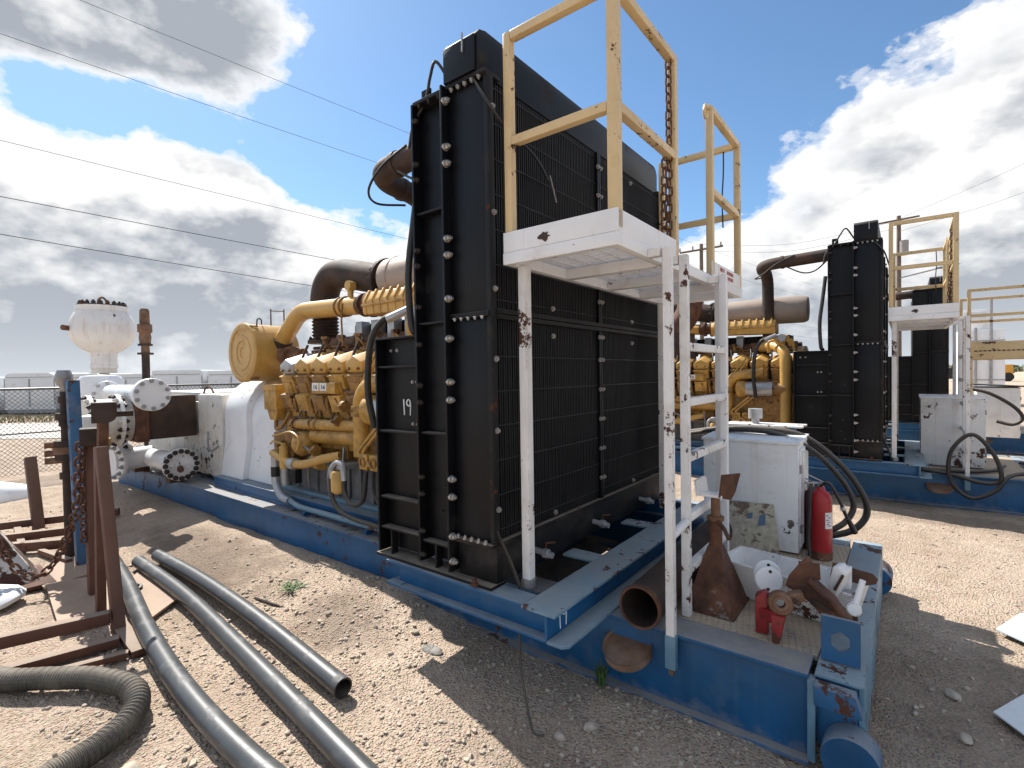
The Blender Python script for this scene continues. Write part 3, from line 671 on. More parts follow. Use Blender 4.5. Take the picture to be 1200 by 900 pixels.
chain_a = chain('chain', 'rusty gate chain hanging down the tan rail post of the nearest platform', [(-1.035, 2.79, 3.43), (-1.035, 2.792, 2.9), (-1.04, 2.79, 2.37)] + [(-1.05, 2.775, 2.36), (-1.06, 2.765, 2.6), (-1.05, 2.77, 2.95)], RUST, .058, .034, .0055, 'gate chains')

# ---------------------------------------------------------------- engine
G_EN = 'yellow gas engines'
en = thing('engine', 'large yellow gas engine behind the radiator marked 19', 'engine', (-4.0, 3.4, .52), G_EN)
CY = 3.40
MB().box((-5.25, 2.80, .521), (-2.72, 4.0, .90)).build('oil_pan', PAN, en, .02)
b = MB()
for k in range(14): b.box((-5.2+k*.18, 2.775, .56), (-5.17+k*.18, 2.80, .86))
b.box((-5.26, 2.76, .86), (-2.71, 2.80, .90)); b.build('pan_ribs', PAN, en, .004)
MB().box((-5.35, 2.72, .523), (-2.70, 2.80, .555)).build('mounting_foot', BLUEL, en, .004)
b = MB(); b.prism([(-.55, .90), (.55, .90), (.55, 1.22), (.62, 1.30), (.62, 1.46), (.45, 1.75), (-.45, 1.75), (-.62, 1.46), (-.62, 1.30), (-.55, 1.22)], (-5.20, CY, 0), (0, 1, 0), (0, 0, 1), (2.48, 0, 0))
b.build('cylinder_block', YELD, en, .012)
MB().box((-5.38, 2.86, .60), (-5.20, 3.94, 1.55)).build('flywheel_housing', YEL, en, .04)
MB().box((-2.72, 2.86, .75), (-2.66, 3.94, 1.80)).build('front_housing', YEL, en, .02)
NC = 8; PX = .284; X0 = -4.93
for side in (-1, 1):
    ang = R(17)*side; up_ = V((0, math.sin(ang), math.cos(ang))); out = V((0, math.cos(ang)*side, -math.sin(ang)*side))
    base = V((0, CY+side*.50, 1.56))
    for k in range(NC):
        x = X0 + k*PX; c0 = V((x, 0, 0)) + base
        if side == 1 and k % 1 == 0 and k > 7: continue
        # cylinder head
        b = MB(); b.obox(c0+up_*.11, (1, 0, 0), out, up_, .225, .42, .22); b.obox(c0+up_*.10+out*.215, (1, 0, 0), out, up_, .15, .03, .12)
        b.obox(c0+up_*.215, (1, 0, 0), out, up_, .245, .44, .02); b.build('cylinder_head', YELD if k % 3 else YEL, en, .010)
        # peaked valve cover
        hv = []
        for dx, dv in ((-.10, -.13), (.10, -.13), (.10, .17), (-.10, .17)): hv.append(c0+V((dx, 0, 0))+out*dv+up_*.226)
        for dx, dv in ((-.118, -.145), (.118, -.145), (.118, .185), (-.118, .185)): hv.append(c0+V((dx, 0, 0))+out*dv+up_*.25); hv.append(c0+V((dx, 0, 0))+out*dv*.97+up_*.325)
        for dv in (-.10, .165): hv.append(c0+out*dv+up_*.385)
        vc = MB().hull(hv).build('valve_cover', YELC if (k or side > 0) else SILV, en, .014)
        for dx in (-.07, .07): bolt(vc, c0+V((dx, 0, 0))+out*.187+up_*.275, out, .011, .016, YELD)
        # side inspection door, sloping joints
        if side == -1:
            o = V((x, CY-.622, 1.325)); b = MB()
            b.prism([(-.115, -.025), (.12, -.025), (.12, .0), (.085, .14), (-.15, .14), (-.15, .115)], o+V((.01, 0, 0)), (1, 0, 0), (0, .0, 1), (0, -.022, 0)); b.build('inspection_door', YEL, en, .005)
            for dx in (-.10, .09): bolt(en, o+V((dx, -.022, .125 if dx < 0 else -.01)), (0, -1, 0), .008, .01, YELD)
            # push-rod compartment and water elbow under each head
            b = MB(); b.obox(c0+out*.20-up_*.03, (1, 0, 0), out, up_, .19, .16, .16); b.build('lifter_box', YEL if k % 2 else YELD, en, .012)
            MB().tube(fillet([c0+V((.125, 0, 0))+out*.18+up_*.05, c0+V((.13, 0, 0))+out*.27+up_*.0, c0+V((.135, 0, 0))+out*.27-up_*.14], .05), .016, 8).build('oil_line', YELD, en)
            MB().cyl(c0+V((.14, 0, 0))+out*.10+up_*.12, c0+V((.14, 0, 0))+out*.10+up_*.34, .016, n=8).build('spark_lead', RUBBER, en)
        # exhaust runners between the banks
        if side == -1:
            b = MB(); b.tube(fillet([c0-out*.21+up_*.13, c0-out*.34+up_*.20, V((x, CY-.20, 2.03))], .06), .045, 10); b.build('exhaust_runner', RUST, en)
for y, z, mt, r in ((CY-.20, 2.06, RUSTO, .065), (CY+.20, 2.06, RUSTD, .065)):
    for k in range(NC):
        x = X0+k*PX; b = MB(); b.cyl((x-.11, y, z), (x+.11, y, z), r, n=16); b.cyl((x+.11, y, z), (x+.15, y, z), r*1.22, n=16); b.cyl((x-.14, y, z), (x-.11, y, z), r*1.22, n=16); b.build('exhaust_manifold', mt, en)
for k in range(NC):
    x = X0+k*PX; b = MB(); b.box((x-.10, CY-.42, 1.945), (x+.10, CY-.28, 1.985)); b.tube([(x-.14, CY-.36, 2.01), (x+.14, CY-.36, 2.01)], .018, 8); b.build('fuel_rail', YELD if k % 2 else RUST, en, .003)
# air box in the valley and ribbed intake duct
MB().box((-4.6, CY-.17, 2.10), (-2.9, CY+.17, 2.24)).build('turbo_support', BLACKD, en, .01)
for x in (-4.35, -4.1, -3.85, -3.6): MB().box((x-.05, CY-.30, 2.06), (x+.05, CY-.20, 2.25)).build('support_strut', SILV, en, .004)
DY = 3.02
b = MB(); b.tube(fillet([(-5.78, DY, 2.02), (-5.68, DY, 2.14), (-5.30, DY, 2.43), (-4.45, DY, 2.40)], .16, 8), .092, 22); b.build('intake_pipe', YELC, en)
b = MB(); b.cyl((-5.80, DY, 1.97), (-5.68, DY, 2.13), .105, n=20); b.build('rubber_coupling', RUSTD, en)
for x in (-4.52, -4.44): MB().cyl((x, DY, 2.402), (x+.02, DY, 2.402), .104, n=22).build('pipe_band', YELD, en)
b = MB(); b.cyl((-4.42, DY, 2.40), (-4.20, DY, 2.39), .088, n=20); b.cyl((-4.36, DY, 2.47), (-4.36, DY, 2.58), .030, n=12); b.cyl((-4.36, DY-.035, 2.60), (-4.36, DY+.035, 2.60), .05, n=16); b.build('throttle_body', YELC, en)
b = MB(); b.tube([(-4.37, DY-.09, 2.42), (-4.36, DY-.11, 2.25), (-4.36, DY-.10, 2.0)], .009, 6); b.build('throttle_rod', YELD, en)
b = MB(); b.cyl((-4.20, DY, 2.39), (-4.02, DY, 2.385), .085, n=18); b.cyl((-4.13, DY, 2.388), (-4.10, DY, 2.388), .115, n=18); b.cyl((-4.02, DY, 2.385), (-3.99, DY, 2.385), .125, n=18); b.build('compressor_flange', RUST, en)
b = MB(); b.prism([(-.13, -.10), (.13, -.10), (.14, .03), (.09, .115), (-.09, .115), (-.14, .03)], (-3.99, DY, 2.37), (0, 1, 0), (0, 0, 1), (.95, 0, -.02)); b.build('aftercooler', YELC, en, .02)
for k in range(9):
    x = -3.95+k*.105; b = MB(); b.prism([(-.135, -.105), (.135, -.105), (.15, .03), (.095, .128), (-.095, .128), (-.15, .03)], (x, DY, 2.37), (0, 1, 0), (0, 0, 1), (.022, 0, 0)); b.build('cooler_rib', YELC, en, .004)
b = MB(); b.box((-3.98, DY-.155, 2.345), (-3.04, DY-.135, 2.365)); b.build('cooler_seam', YEL, en, .003)
# exhaust: bellows, elbow, muffler
b = MB(); prof = []
for k in range(17): prof.append((.125 + (.022 if k % 2 else 0), 2.10+k*.019))
b.lathe([(0, 2.09)] + prof + [(0, 2.42)], (-5.10, 3.20, 0), (0, 0, 1), 24); b.build('exhaust_bellows', STEEL if False else RUSTD, en)
for z, r in ((2.085, .19), (2.455, .20)):
    b = MB(); b.cyl((-5.10, 3.20, z-.018), (-5.10, 3.20, z+.018), r, n=26); fl = b.build('bellows_flange', RUSTD, en)
    for k in range(10): bolt(fl, (-5.10+r*.86*math.cos(R(36*k)), 3.20+r*.86*math.sin(R(36*k)), z+.018), (0, 0, 1), .014, .03, BOLTD)
b = MB(); b.tube(spl([(-5.10, 3.20, 2.47), (-5.10, 3.20, 2.58), (-5.05, 3.20, 2.70), (-4.93, 3.20, 2.79), (-4.75, 3.20, 2.80), (-4.45, 3.20, 2.735), (-3.98, 3.20, 2.63)], 8), .152, 26); b.build('exhaust_elbow', RUSTD, en)
b = MB(); b.cyl((-4.02, 3.20, 2.637), (-3.985, 3.20, 2.631), .215, n=26); ef = b.build('exhaust_flange', RUSTD, en)
for k in range(12): bolt(ef, (-4.02, 3.20+.185*math.cos(R(30*k)), 2.637+.185*math.sin(R(30*k))), (-1, 0, 0), .017, .04, BOLTD)
b = MB(); b.lathe([(0, 0), (.155, 0), (.20, .05), (.205, .06), (.205, .16), (.212, .165), (.212, .19), (.205, .195), (.205, 1.28), (.18, 1.33), (0, 1.34)], (-3.98, 3.20, 2.628), (1, 0, -.01), 32); b.build('muffler', EXHM, en)
# air cleaner canister
ac = V((-6.0, 2.68, 1.99))
b = MB(); b.lathe([(0, .03), (.06, .03), (.065, .022), (.13, .022), (.136, .012), (.20, .012), (.206, .02), (.27, .02), (.276, .008), (.325, .008), (.34, .02), (.342, .06), (.332, .066), (.332, .50), (.30, .55), (0, .56)], ac, (0, 1, 0), 44)
acn = b.build('air_cleaner', YELC, en)
for a in (60, 170, 300): 
    p = ac + V((.337*math.cos(R(a)), .075, .337*math.sin(R(a)))); n = V((math.cos(R(a)), 0, math.sin(R(a))))
    b = MB(); b.obox(p+n*.008, (0, 1, 0), n.cross(V((0, 1, 0))), n, .09, .028, .014); b.build('latch', YELD, acn, .003)
MB().tube(spl([ac+V((.19, .10, .30)), ac+V((.17, .12, .38)), ac+V((.13, .18, .38)), ac+V((.10, .2, .33))]), .008, 6).build('handle', RUSTD, acn)
b = MB(); b.cyl(ac+V((.26, .35, .0)), (-5.45, DY+.1, 1.93), .10, n=18); b.tube(fillet([(-5.55, DY, 1.93), (-5.70, DY, 1.96), (-5.74, DY, 2.08)], .1), .095, 16); b.build('intake_elbow', RUSTO, en)
MB().box((-5.8, 2.86, 1.50), (-5.45, 3.2, 1.66)).build('cleaner_bracket', YELD, en, .01)
MB().bar((-5.7, 3.0, 1.6), (-5.3, 3.1, 1.30), .06).build('cleaner_strut', YELD, en, .004)
# near-side accessories
b = MB(); b.box((-5.44, 2.66, 1.36), (-5.18, 2.80, 1.62)); b.box((-5.45, 2.65, 1.56), (-5.17, 2.80, 1.63)); b.prism([(-5.42, 1.36), (-5.20, 1.36), (-5.23, 1.25), (-5.36, 1.25)], (0, 2.68, 0), (1, 0, 0), (0, 0, 1), (0, .10, 0)); b.build('junction_cabinet', YEL, en, .008)
MB().tube(fillet([(-5.30, 2.72, 1.25), (-5.28, 2.70, 1.14), (-5.12, 2.70, 1.20), (-5.05, 2.74, 1.34)], .07), .022, 8).build('conduit', YELD, en)
jb = MB().box((-4.40, 2.60, 1.545), (-4.02, 2.76, 1.645)).build('ignition_box', YEL, en, .006)
for x in (-4.385, -4.255):
    lb = MB().box((x, 2.5965, 1.572), (x+.105, 2.5995, 1.642)).build('label', LABELW, jb)
    MB().box((x+.028, 2.5955, 1.585), (x+.040, 2.5963, 1.628)).build('digit', DARKTXT, lb)
    MB().tube([(x+.08, 2.596, 1.626), (x+.058, 2.596, 1.604), (x+.063, 2.596, 1.590), (x+.08, 2.596, 1.590), (x+.083, 2.596, 1.603), (x+.06, 2.596, 1.607)], .004, 4).build('digit', DARKTXT, lb)
MB().tube(fillet([(-4.02, 2.68, 1.58), (-3.85, 2.66, 1.55), (-3.70, 2.70, 1.60), (-3.55, 2.75, 1.56)], .06), .014, 8).build('ignition_lead', RUSTO, en)
MB().tube(fillet([(-4.40, 2.70, 1.58), (-4.70, 2.68, 1.60), (-5.0, 2.70, 1.60)], .06), .020, 8).build('ignition_lead', YELD, en)
MB().box((-5.0, 2.745, 1.50), (-2.8, 2.80, 1.545)).build('wiring_rail', YELD, en, .006)
MB().box((-4.89, 2.752, 1.36), (-4.70, 2.7555, 1.41)).build('data_plate', SILV, en)
# water and oil lines
b = MB(); b.tube([(-4.84, 2.66, 1.235), (-3.74, 2.66, 1.265)], .050, 16); b.build('water_manifold', YEL, en)
b = MB(); b.tube([(-4.55, 2.72, 1.13), (-3.74, 2.72, 1.15)], .075, 16); b.build('oil_cooler', YEL, en)
for x in (-4.80, -4.50, -4.42): MB().cyl((x, 2.66, 1.2355+(x+4.84)*.027), (x+.03, 2.66, 1.236+(x+4.84)*.027), .060, n=16).build('pipe_coupling', YELD, en)
b = MB(); b.tube(fillet([(-3.66, 2.62, 1.02), (-3.66, 2.62, 1.50), (-3.52, 2.60, 1.63), (-3.15, 2.60, 1.66)], .14, 8), .075, 18); b.build('water_riser', YEL, en)
for z in (1.42, 1.36): MB().cyl((-3.66, 2.62, z), (-3.66, 2.62, z+.025), .088, n=18).build('pipe_coupling', YELD, en)
b = MB(); b.lathe([(0, 0), (.10, 0), (.125, .02), (.125, .10), (.105, .13), (.105, .15)], (-3.52, 2.60, 1.42), (1, .0, 0), 24); b.build('alternator_end', YEL, en)
b = MB(); b.cyl((-3.38, 2.60, 1.42), (-3.02, 2.60, 1.42), .108, n=24); b.build('starter_motor', SILV, en)
b = MB(); b.cyl((-3.02, 2.60, 1.42), (-2.85, 2.60, 1.42), .085, n=20); b.build('starter_nose', YELD, en)
for d in (0, .06):
    MB().tube(fillet([(-3.34+d, 2.54, 1.30), (-3.60+d, 2.53, 1.07), (-3.50+d, 2.53, .96)], .04), .014, 8).build('oil_line', YEL, en)
    MB().tube(fillet([(-3.36+d, 2.56, 1.90), (-3.50+d, 2.56, 1.74), (-3.62+d, 2.58, 1.56)], .04), .014, 8).build('oil_line', YEL, en)
for x in (-3.52, -3.38):
    b = MB(); b.box((x-.055, 2.52, .93), (x+.055, 2.66, 1.06)); fb = b.build('relief_valve', YEL, en, .01)
    b = MB(); b.lathe([(.042, 0), (.042, .012), (.026, .012), (.026, 0)], (x, 2.519, .995), (0, -1, 0), 20); b.build('valve_ring', YELD, fb)
MB().box((-3.70, 2.64, .90), (-2.75, 2.84, 1.35)).build('gear_cover', YELD, en, .02)
for x, z in ((-3.6, 1.3), (-3.4, 1.18), (-3.25, 1.3), (-3.1, 1.1), (-3.3, 1.0), (-3.05, 1.25)): bolt(en, (x, 2.64, z), (0, -1, 0), .014, .02, YELD)
b = MB(); b.box((-5.18, 2.62, .86), (-4.80, 2.84, 1.14)); b.build('fuel_regulator', YELD, en, .02)
b = MB(); b.lathe([(0, 0), (.11, .0), (.12, .02), (.12, .14), (.10, .17), (.06, .20), (0, .20)], (-4.66, 2.76, 1.05), (0, -1, 0), 22); b.build('governor', YEL, en)
b = MB(); b.tube(fillet([(-5.12, 2.58, .93), (-4.93, 2.56, .90), (-4.72, 2.56, .86)], .05), .038, 12); b.build('oil_pipe', YELC, en)
b = MB(); b.cyl((-4.86, 2.56, .80), (-4.86, 2.56, 1.02), .042, n=14); b.cyl((-4.86, 2.56, 1.02), (-4.86, 2.56, 1.05), .028, n=8); b.build('strainer', YELC, en)
b = MB(); b.tube(fillet([(-4.70, 2.56, .86), (-4.50, 2.57, .87), (-4.20, 2.58, .95), (-4.05, 2.66, .98)], .08), .042, 14); b.build('oil_pipe', YELC, en)
b = MB(); b.cyl((-4.74, 2.56, .862), (-4.64, 2.56, .862), .055, n=16); b.build('pipe_union', SILV, en)
b = MB(); b.box((-4.70, 2.53, .68), (-4.60, 2.60, .82)); b.build('solenoid', BLACKD, en, .01)
b = MB(); b.cyl((-4.45, 2.66, .90), (-4.30, 2.64, .90), .075, n=18); b.build('drain_plug_cover', YEL, en)
b = MB(); b.tube([(-4.90, 2.70, 1.10), (-4.50, 2.60, 1.02), (-4.18, 2.60, .90)], .013, 8); b.build('steel_line', STEEL, en)
MB().tube(spl([(-5.15, 2.60, 1.10), (-4.95, 2.56, 1.13), (-4.70, 2.55, 1.17), (-4.55, 2.55, 1.10), (-4.60, 2.55, 1.0)]), .010, 8).build('fuel_line', YELC, en)
MB().tube(fillet([(-5.16, 2.58, 1.02), (-5.05, 2.55, 1.06), (-4.86, 2.56, 1.04)], .04), .010, 8).build('fuel_line', YELC, en)
# grey drain pipe with black sleeve
b = MB(); b.tube(fillet([(-5.04, 2.56, .90), (-5.04, 2.56, .62), (-4.92, 2.55, .52), (-4.76, 2.55, .49)], .07), .038, 12); b.build('drain_pipe', SILV, en)
MB().cyl((-5.04, 2.56, .70), (-5.04, 2.56, .80), .041, n=14).build('pipe_sleeve', RUBBER, en)
MB().cyl((-5.0, 2.64, .60), (-5.0, 2.64, .86), .05, n=14).build('breather', SILV, en)
# filter with hoses
b = MB(); b.lathe([(0, 0), (.045, .0), (.062, .02), (.062, .17), (.05, .19), (0, .19)], (-3.84, 2.50, .70), (0, 0, 1), 20); b.build('filter_can', YELC, en)
MB().tube(spl([(-3.92, 2.49, .82), (-3.92, 2.49, .90), (-3.88, 2.50, .95), (-3.84, 2.50, .96), (-3.78, 2.50, .95), (-3.75, 2.49, .90), (-3.74, 2.49, .82)]), .026, 10).build('filter_fitting', SILV, en)
MB().box((-3.88, 2.50, .895), (-3.80, 2.72, .94)).build('filter_head', SILV, en, .006)
MB().tube(spl([(-3.92, 2.49, .82), (-3.90, 2.47, .68), (-3.80, 2.46, .58), (-3.60, 2.46, .53), (-3.30, 2.46, .52), (-2.95, 2.47, .50)]), .020, 10).build('hose', RUBBER, en)
MB().tube(spl([(-3.74, 2.49, .82), (-3.72, 2.48, .72), (-3.64, 2.47, .65), (-3.53, 2.47, .65), (-3.46, 2.48, .72), (-3.45, 2.50, .93)]), .020, 10).build('hose', RUBBER, en)
for d in (0, .08): MB().tube(spl([(-3.42+d, 2.54, .93), (-3.36+d, 2.50, .76), (-3.22+d, 2.49, .66), (-3.05+d, 2.5, .64)]), .009, 8).build('hose', RUBBER, en)
b = MB(); b.tube(spl([(-3.22, 2.42, 1.30), (-3.24, 2.38, 1.6), (-3.22, 2.40, 1.95), (-3.15, 2.46, 2.12), (-3.02, 2.55, 2.18)]), .026, 10); b.build('hose', RUBBER, en)
MB().cyl((-3.12, 2.48, 2.13), (-2.98, 2.57, 2.20), .032, n=12).build('hose_fitting', SILV, en)
MB().tube(fillet([(-3.0, 2.58, 2.20), (-2.95, 2.62, 2.06), (-2.85, 2.62, 2.20), (-2.8, 2.7, 2.05)], .05), .028, 10).build('coolant_line', YELC, en)
for x in (-3.1, -2.9): MB().tube(fillet([(x, 2.70, 1.96), (x, 2.66, 2.12), (x+.12, 2.66, 2.14), (x+.14, 2.70, 1.98)], .05), .02, 8).build('coolant_line', YELC, en)
b = MB(); b.cyl((-2.90, 2.66, 2.16), (-2.90, 2.56, 2.16), .055, n=16); b.build('thermostat', SILV, en)
# front of the engine: big coolant riser and belt guard
b = MB(); b.tube(fillet([(-2.86, 2.60, .80), (-2.86, 2.60, 1.95), (-3.02, 2.80, 2.06), (-3.25, 2.95, 2.05)], .18, 8), .075, 18); b.build('coolant_riser', YELC, en)
b = MB(); b.lathe([(0, 0), (.46, 0), (.46, .10), (0, .10)], (-2.79, 3.30, 1.60), (1, 0, 0), 36); b.build('belt_guard', YEL, en)
# random small plumbing along the side: short stubs and nuts
random.seed(11)
for k in range(26):
    x = random.uniform(-5.0, -2.9); z = random.choice((1.50, 1.22, 1.06, .97, 1.70, 1.44)); y = 2.74 if z > 1.4 else 2.83
    b = MB(); b.cyl((x, y+.05, z), (x, y-.03, z), random.uniform(.010, .018), n=10); b.cyl((x, y-.03, z), (x, y-.045, z), random.uniform(.014, .02), n=6)
    b.build('plug', random.choice((YEL, YELD, RUST)), en)
for k in range(9):
    x = -4.9+k*.24; MB().tube(fillet([(x, 2.76, 1.53), (x+.04, 2.70, 1.47), (x+.16, 2.72, 1.45), (x+.20, 2.77, 1.50)], .03), .009, 6).build('wiring', random.choice((RUSTD, YELD, RUBBER)), en)

# dark plates painting shade into the gaps, leads and brackets between the heads; clamps along the top
random.seed(19)
for k in range(NC-1):
    x = X0+(k+.5)*PX
    MB().tube(spl([(x, 2.80, 2.02), (x+.02, 2.74, 1.92), (x+.01, 2.70, 1.78), (x+.05, 2.68, 1.62)], 5), .013, 7).build('spark_lead', RUBBER if k % 2 else RUSTD, en)
    MB().box((x-.022, 2.78, 1.48), (x+.022, 2.99, 1.86)).build('gap_shade_plate', RUSTD, en)  # dark filler that stands in for shade between the heads
    b = MB(); b.cyl((x, CY-.40, 2.0), (x, CY-.40, 2.10), .03, n=10); b.cyl((x, CY-.40, 2.09), (x, CY-.40, 2.12), .045, n=6); b.build('gas_valve', RUSTO if k % 2 else YELD, en)
    MB().tube(fillet([(x, CY-.40, 2.06), (x+.05, CY-.46, 2.08), (x+.12, CY-.46, 2.04), (x+.14, CY-.42, 1.98)], .03), .012, 7).build('gas_line', YELD if k % 3 else RUST, en)
    MB().tube(spl([(x-.06, 2.76, 1.36), (x-.02, 2.70, 1.30), (x+.05, 2.71, 1.27), (x+.12, 2.76, 1.30)], 5), .010, 6).build('oil_line', YELD if k % 2 else STEEL, en)
    for z in (1.335, 1.46): bolt(en, (x-.02, 2.776, z), (0, -1, 0), .009, .012, YELD)
for k in range(16):
    x = -5.05+k*.148; bolt(en, (x, 2.80, .885), (0, -1, 0), .012, .018, BOLTD); bolt(en, (x, 2.85, .93), (0, -1, 0), .011, .016, YELD)
for x, z0, z1 in ((-4.62, 1.0, .60), (-4.28, .95, .58), (-4.05, 1.05, .62)):
    MB().tube(spl([(x, 2.70, z0), (x+.03, 2.66, (z0+z1)/2), (x-.02, 2.70, z1)], 5), .012, 7).build('drain_line', STEEL, en)
for x, y, z in ((-4.95, 2.60, 1.02), (-4.35, 2.60, 1.01), (-4.0, 2.62, 1.30), (-3.82, 2.56, 1.44)):
    b = MB(); b.cyl((x-.02, y, z), (x+.02, y, z), .05, n=14); b.box((x-.02, y-.07, z-.012), (x+.02, y-.045, z+.012)); b.build('hose_clamp', YELD, en)
MB().box((-4.62, 2.80, 1.00), (-4.05, 2.86, 1.10)).build('side_rib', YEL, en, .008)
for x in (-4.4, -4.15, -3.95): MB().box((x, 2.79, .92), (x+.03, 2.86, 1.22)).build('side_rib', YELD, en, .006)

# ---------------------------------------------------------------- coupling guard, compressor
def arch(half, h, flare, th):
    pts = [(-half-flare, 0), (-half, .42)]
    for k in range(9):
        a = R(180 - 90*k/8); pts.append((-half+.42+.42*math.cos(a), h-.42+.42*math.sin(a)))
    pts += [(-q[0], q[1]) for q in pts[::-1]]
    return pts
cg = thing('coupling_guard', 'white arched sheet metal guard between engine and compressor of the nearest skid', 'guard', (-6.0, 3.4, .52), 'white coupling guards')
b = MB(); b.prism(arch(.66, 1.17, .06, 0), (-6.60, CY, .522), (0, 1, 0), (0, 0, 1), (.56, 0, 0)); b.build('guard_shell', WHITES, cg, .012)
b = MB(); b.prism(arch(.60, 1.11, .06, 0), (-6.04, CY, .522), (0, 1, 0), (0, 0, 1), (.62, 0, 0)); b.build('guard_shell', WHITES, cg, .012)
cp_ = thing('compressor', 'white reciprocating compressor with bolted flanges on the far end of the nearest skid', 'compressor', (-8.0, 3.3, .40), 'gas compressors')
MB().box((-7.40, 2.74, .45), (-6.68, 4.1, 1.50)).build('frame_case', CREAM, cp_, .03)
MB().box((-9.4, 2.76, .45), (-7.45, 4.1, 1.40)).build('frame_case', CREAM, cp_, .03)
MB().box((-9.2, 2.80, 1.41), (-7.3, 4.05, 1.52)).build('top_cover', CREAM, cp_, .02)
b = MB(); b.box((-7.98, 2.20, .95), (-7.42, 2.73, 1.49)); b.build('distance_piece', RUSTD, cp_, .01)
b = MB(); b.box((-8.1, 2.06, .93), (-7.38, 2.19, 1.45)); b.build('distance_flange', RUST, cp_, .01)
b = MB(); b.cyl((-7.72, 1.62, 1.20), (-7.72, 2.06, 1.20), .27, n=26); b.build('cylinder', CREAM, cp_)
for y in (1.66, 1.94):
    b = MB(); b.cyl((-7.72, y-.02, 1.20), (-7.72, y+.02, 1.20), .325, n=28); fl = b.build('cylinder_flange', WHITEC, cp_)
    for k in range(18): bolt(fl, (-7.72+.295*math.cos(R(20*k)), y+.02, 1.20+.295*math.sin(R(20*k))), (0, 1, 0), .022, .03, BOLTD)
    for k in range(18): bolt(fl, (-7.72+.295*math.cos(R(20*k)), y-.02, 1.20+.295*math.sin(R(20*k))), (0, -1, 0), .022, .03, BOLTD if k % 3 else CREAM)
def blind(par, c, ax, r, th, mt, nb, br, bm, off=.0):
    c, ax = V(c), V(ax).normalized(); b = MB(); b.lathe([(0, th), (r*.98, th), (r, th-.008), (r, 0), (0, 0)], c, ax, 36); f = b.build('blind_flange', mt, par)
    a = ax.orthogonal().normalized(); d = ax.cross(a)
    for k in range(nb):
        t = 2*math.pi*k/nb+off; bolt(f, c + ax*th + (a*math.cos(t)+d*math.sin(t))*r*.84, ax, br, br*1.6, bm)
    return f
# upper bottle, towards the camera
b = MB(); b.cyl((-9.0, 2.13, 1.52), (-7.12, 2.13, 1.52), .115, n=24); b.build('suction_bottle', WHITES, cp_)
b = MB(); b.cyl((-7.14, 2.13, 1.52), (-7.09, 2.13, 1.52), .195, n=36); b.build('weld_flange', WHITES, cp_)
blind(cp_, (-7.085, 2.13, 1.52), (1, -.03, 0), .195, .035, WHITES, 10, .019, SILV, .2)
b = MB(); b.lathe([(0, 0), (.22, 0), (.26, .03), (.26, .40), (.22, .46), (0, .48)], (-9.0, 2.10, 1.30), (0, 0, 1), 30); b.build('bottle_body', WHITES, cp_)
blind(cp_, (-8.72, 2.10, 1.52), (1, -.2, 0), .17, .03, WHITES, 8, .018, SILV)
blind(cp_, (-9.1, 1.86, 1.48), (0, -1, 0), .17, .03, WHITES, 8, .018, SILV)
# lower bottle
b = MB(); b.cyl((-8.6, 2.42, .64), (-7.10, 2.42, .64), .125, n=26); b.build('discharge_bottle', WHITES, cp_)
blind(cp_, (-7.11, 2.42, .64), (1, -.10, 0), .20, .045, WHITEC, 16, .022, BOLTD)
MB().cyl((-7.06, 2.40, .60), (-6.93, 2.36, .60), .035, n=12).build('plug_valve', RUST, cp_)
b = MB(); b.cyl((-8.15, 2.0, .64), (-8.15, 2.45, .66), .14, n=24); b.build('bottle_branch', WHITES, cp_)
blind(cp_, (-8.15, 2.03, .63), (.35, -1, 0), .23, .045, WHITES, 12, .022, SILV)
blind(cp_, (-8.28, 2.12, .68), (.45, -1, 0), .24, .04, WHITEC, 12, .02, BOLTD)
b = MB(); b.cyl((-9.4, 2.2, .62), (-8.3, 2.2, .64), .10, n=20); b.build('branch_pipe', WHITES, cp_)
for x in (-7.3, -8.6): MB().box((x-.07, 2.34, .40), (x+.07, 2.52, .53)).build('bottle_saddle', RUST, cp_)
b = MB(); b.tube(spl([(-7.05, 2.72, 1.02), (-6.95, 2.68, .86), (-6.82, 2.66, .80), (-6.7, 2.70, .86)]), .012, 8); b.build('tubing', STEEL, cp_)
MB().tube(spl([(-7.36, 2.80, 1.50), (-7.28, 2.80, 1.58), (-7.15, 2.80, 1.59), (-7.05, 2.80, 1.52)]), .012, 8).build('lift_handle', RUST, cp_)
# pressure vessel on a neck
vs_ = thing('pressure_vessel', 'round white pressure vessel with bolted lid and rust streaks on a neck', 'vessel', (-10.5, 2.5, 1.3))
b = MB(); b.lathe([(0, 2.12), (.18, 2.12), (.19, 2.16)] + [(.445*math.sqrt(max(0, 1-((2.51-z)/.388)**2)), z) for z in (2.18, 2.22, 2.27, 2.33, 2.40, 2.46)] + [(.445*math.sqrt(1-((z-2.51)/.509)**2), z) for z in (2.51, 2.57, 2.63, 2.69, 2.75, 2.80, 2.826)] + [(.34, 2.85), (0, 2.86)], (-10.5, 2.50, 0), (0, 0, 1), 44); b.build('vessel_body', VESSEL, vs_)
b = MB(); b.cyl((-10.5, 2.5, 2.835), (-10.5, 2.5, 2.915), .352, n=40); lid = b.build('lid', VESSEL, vs_)
for k in range(20): bolt(lid, (-10.5+.29*math.cos(R(18*k)), 2.5+.29*math.sin(R(18*k)), 2.915), (0, 0, 1), .032, .06, BOLTD if k % 4 else RUST)
MB().tube(spl([(-10.5, 2.44, 2.91), (-10.5, 2.45, 3.02), (-10.5, 2.5, 3.07), (-10.5, 2.55, 3.02), (-10.5, 2.56, 2.91)]), .016, 8).build('lifting_eye', RUST, vs_)
b = MB(); b.cyl((-10.5, 2.5, 1.94), (-10.5, 2.5, 2.14), .178, n=28); b.cyl((-10.5, 2.5, 1.90), (-10.5, 2.5, 1.955), .188, n=28); b.build('neck', WHITEC, vs_)
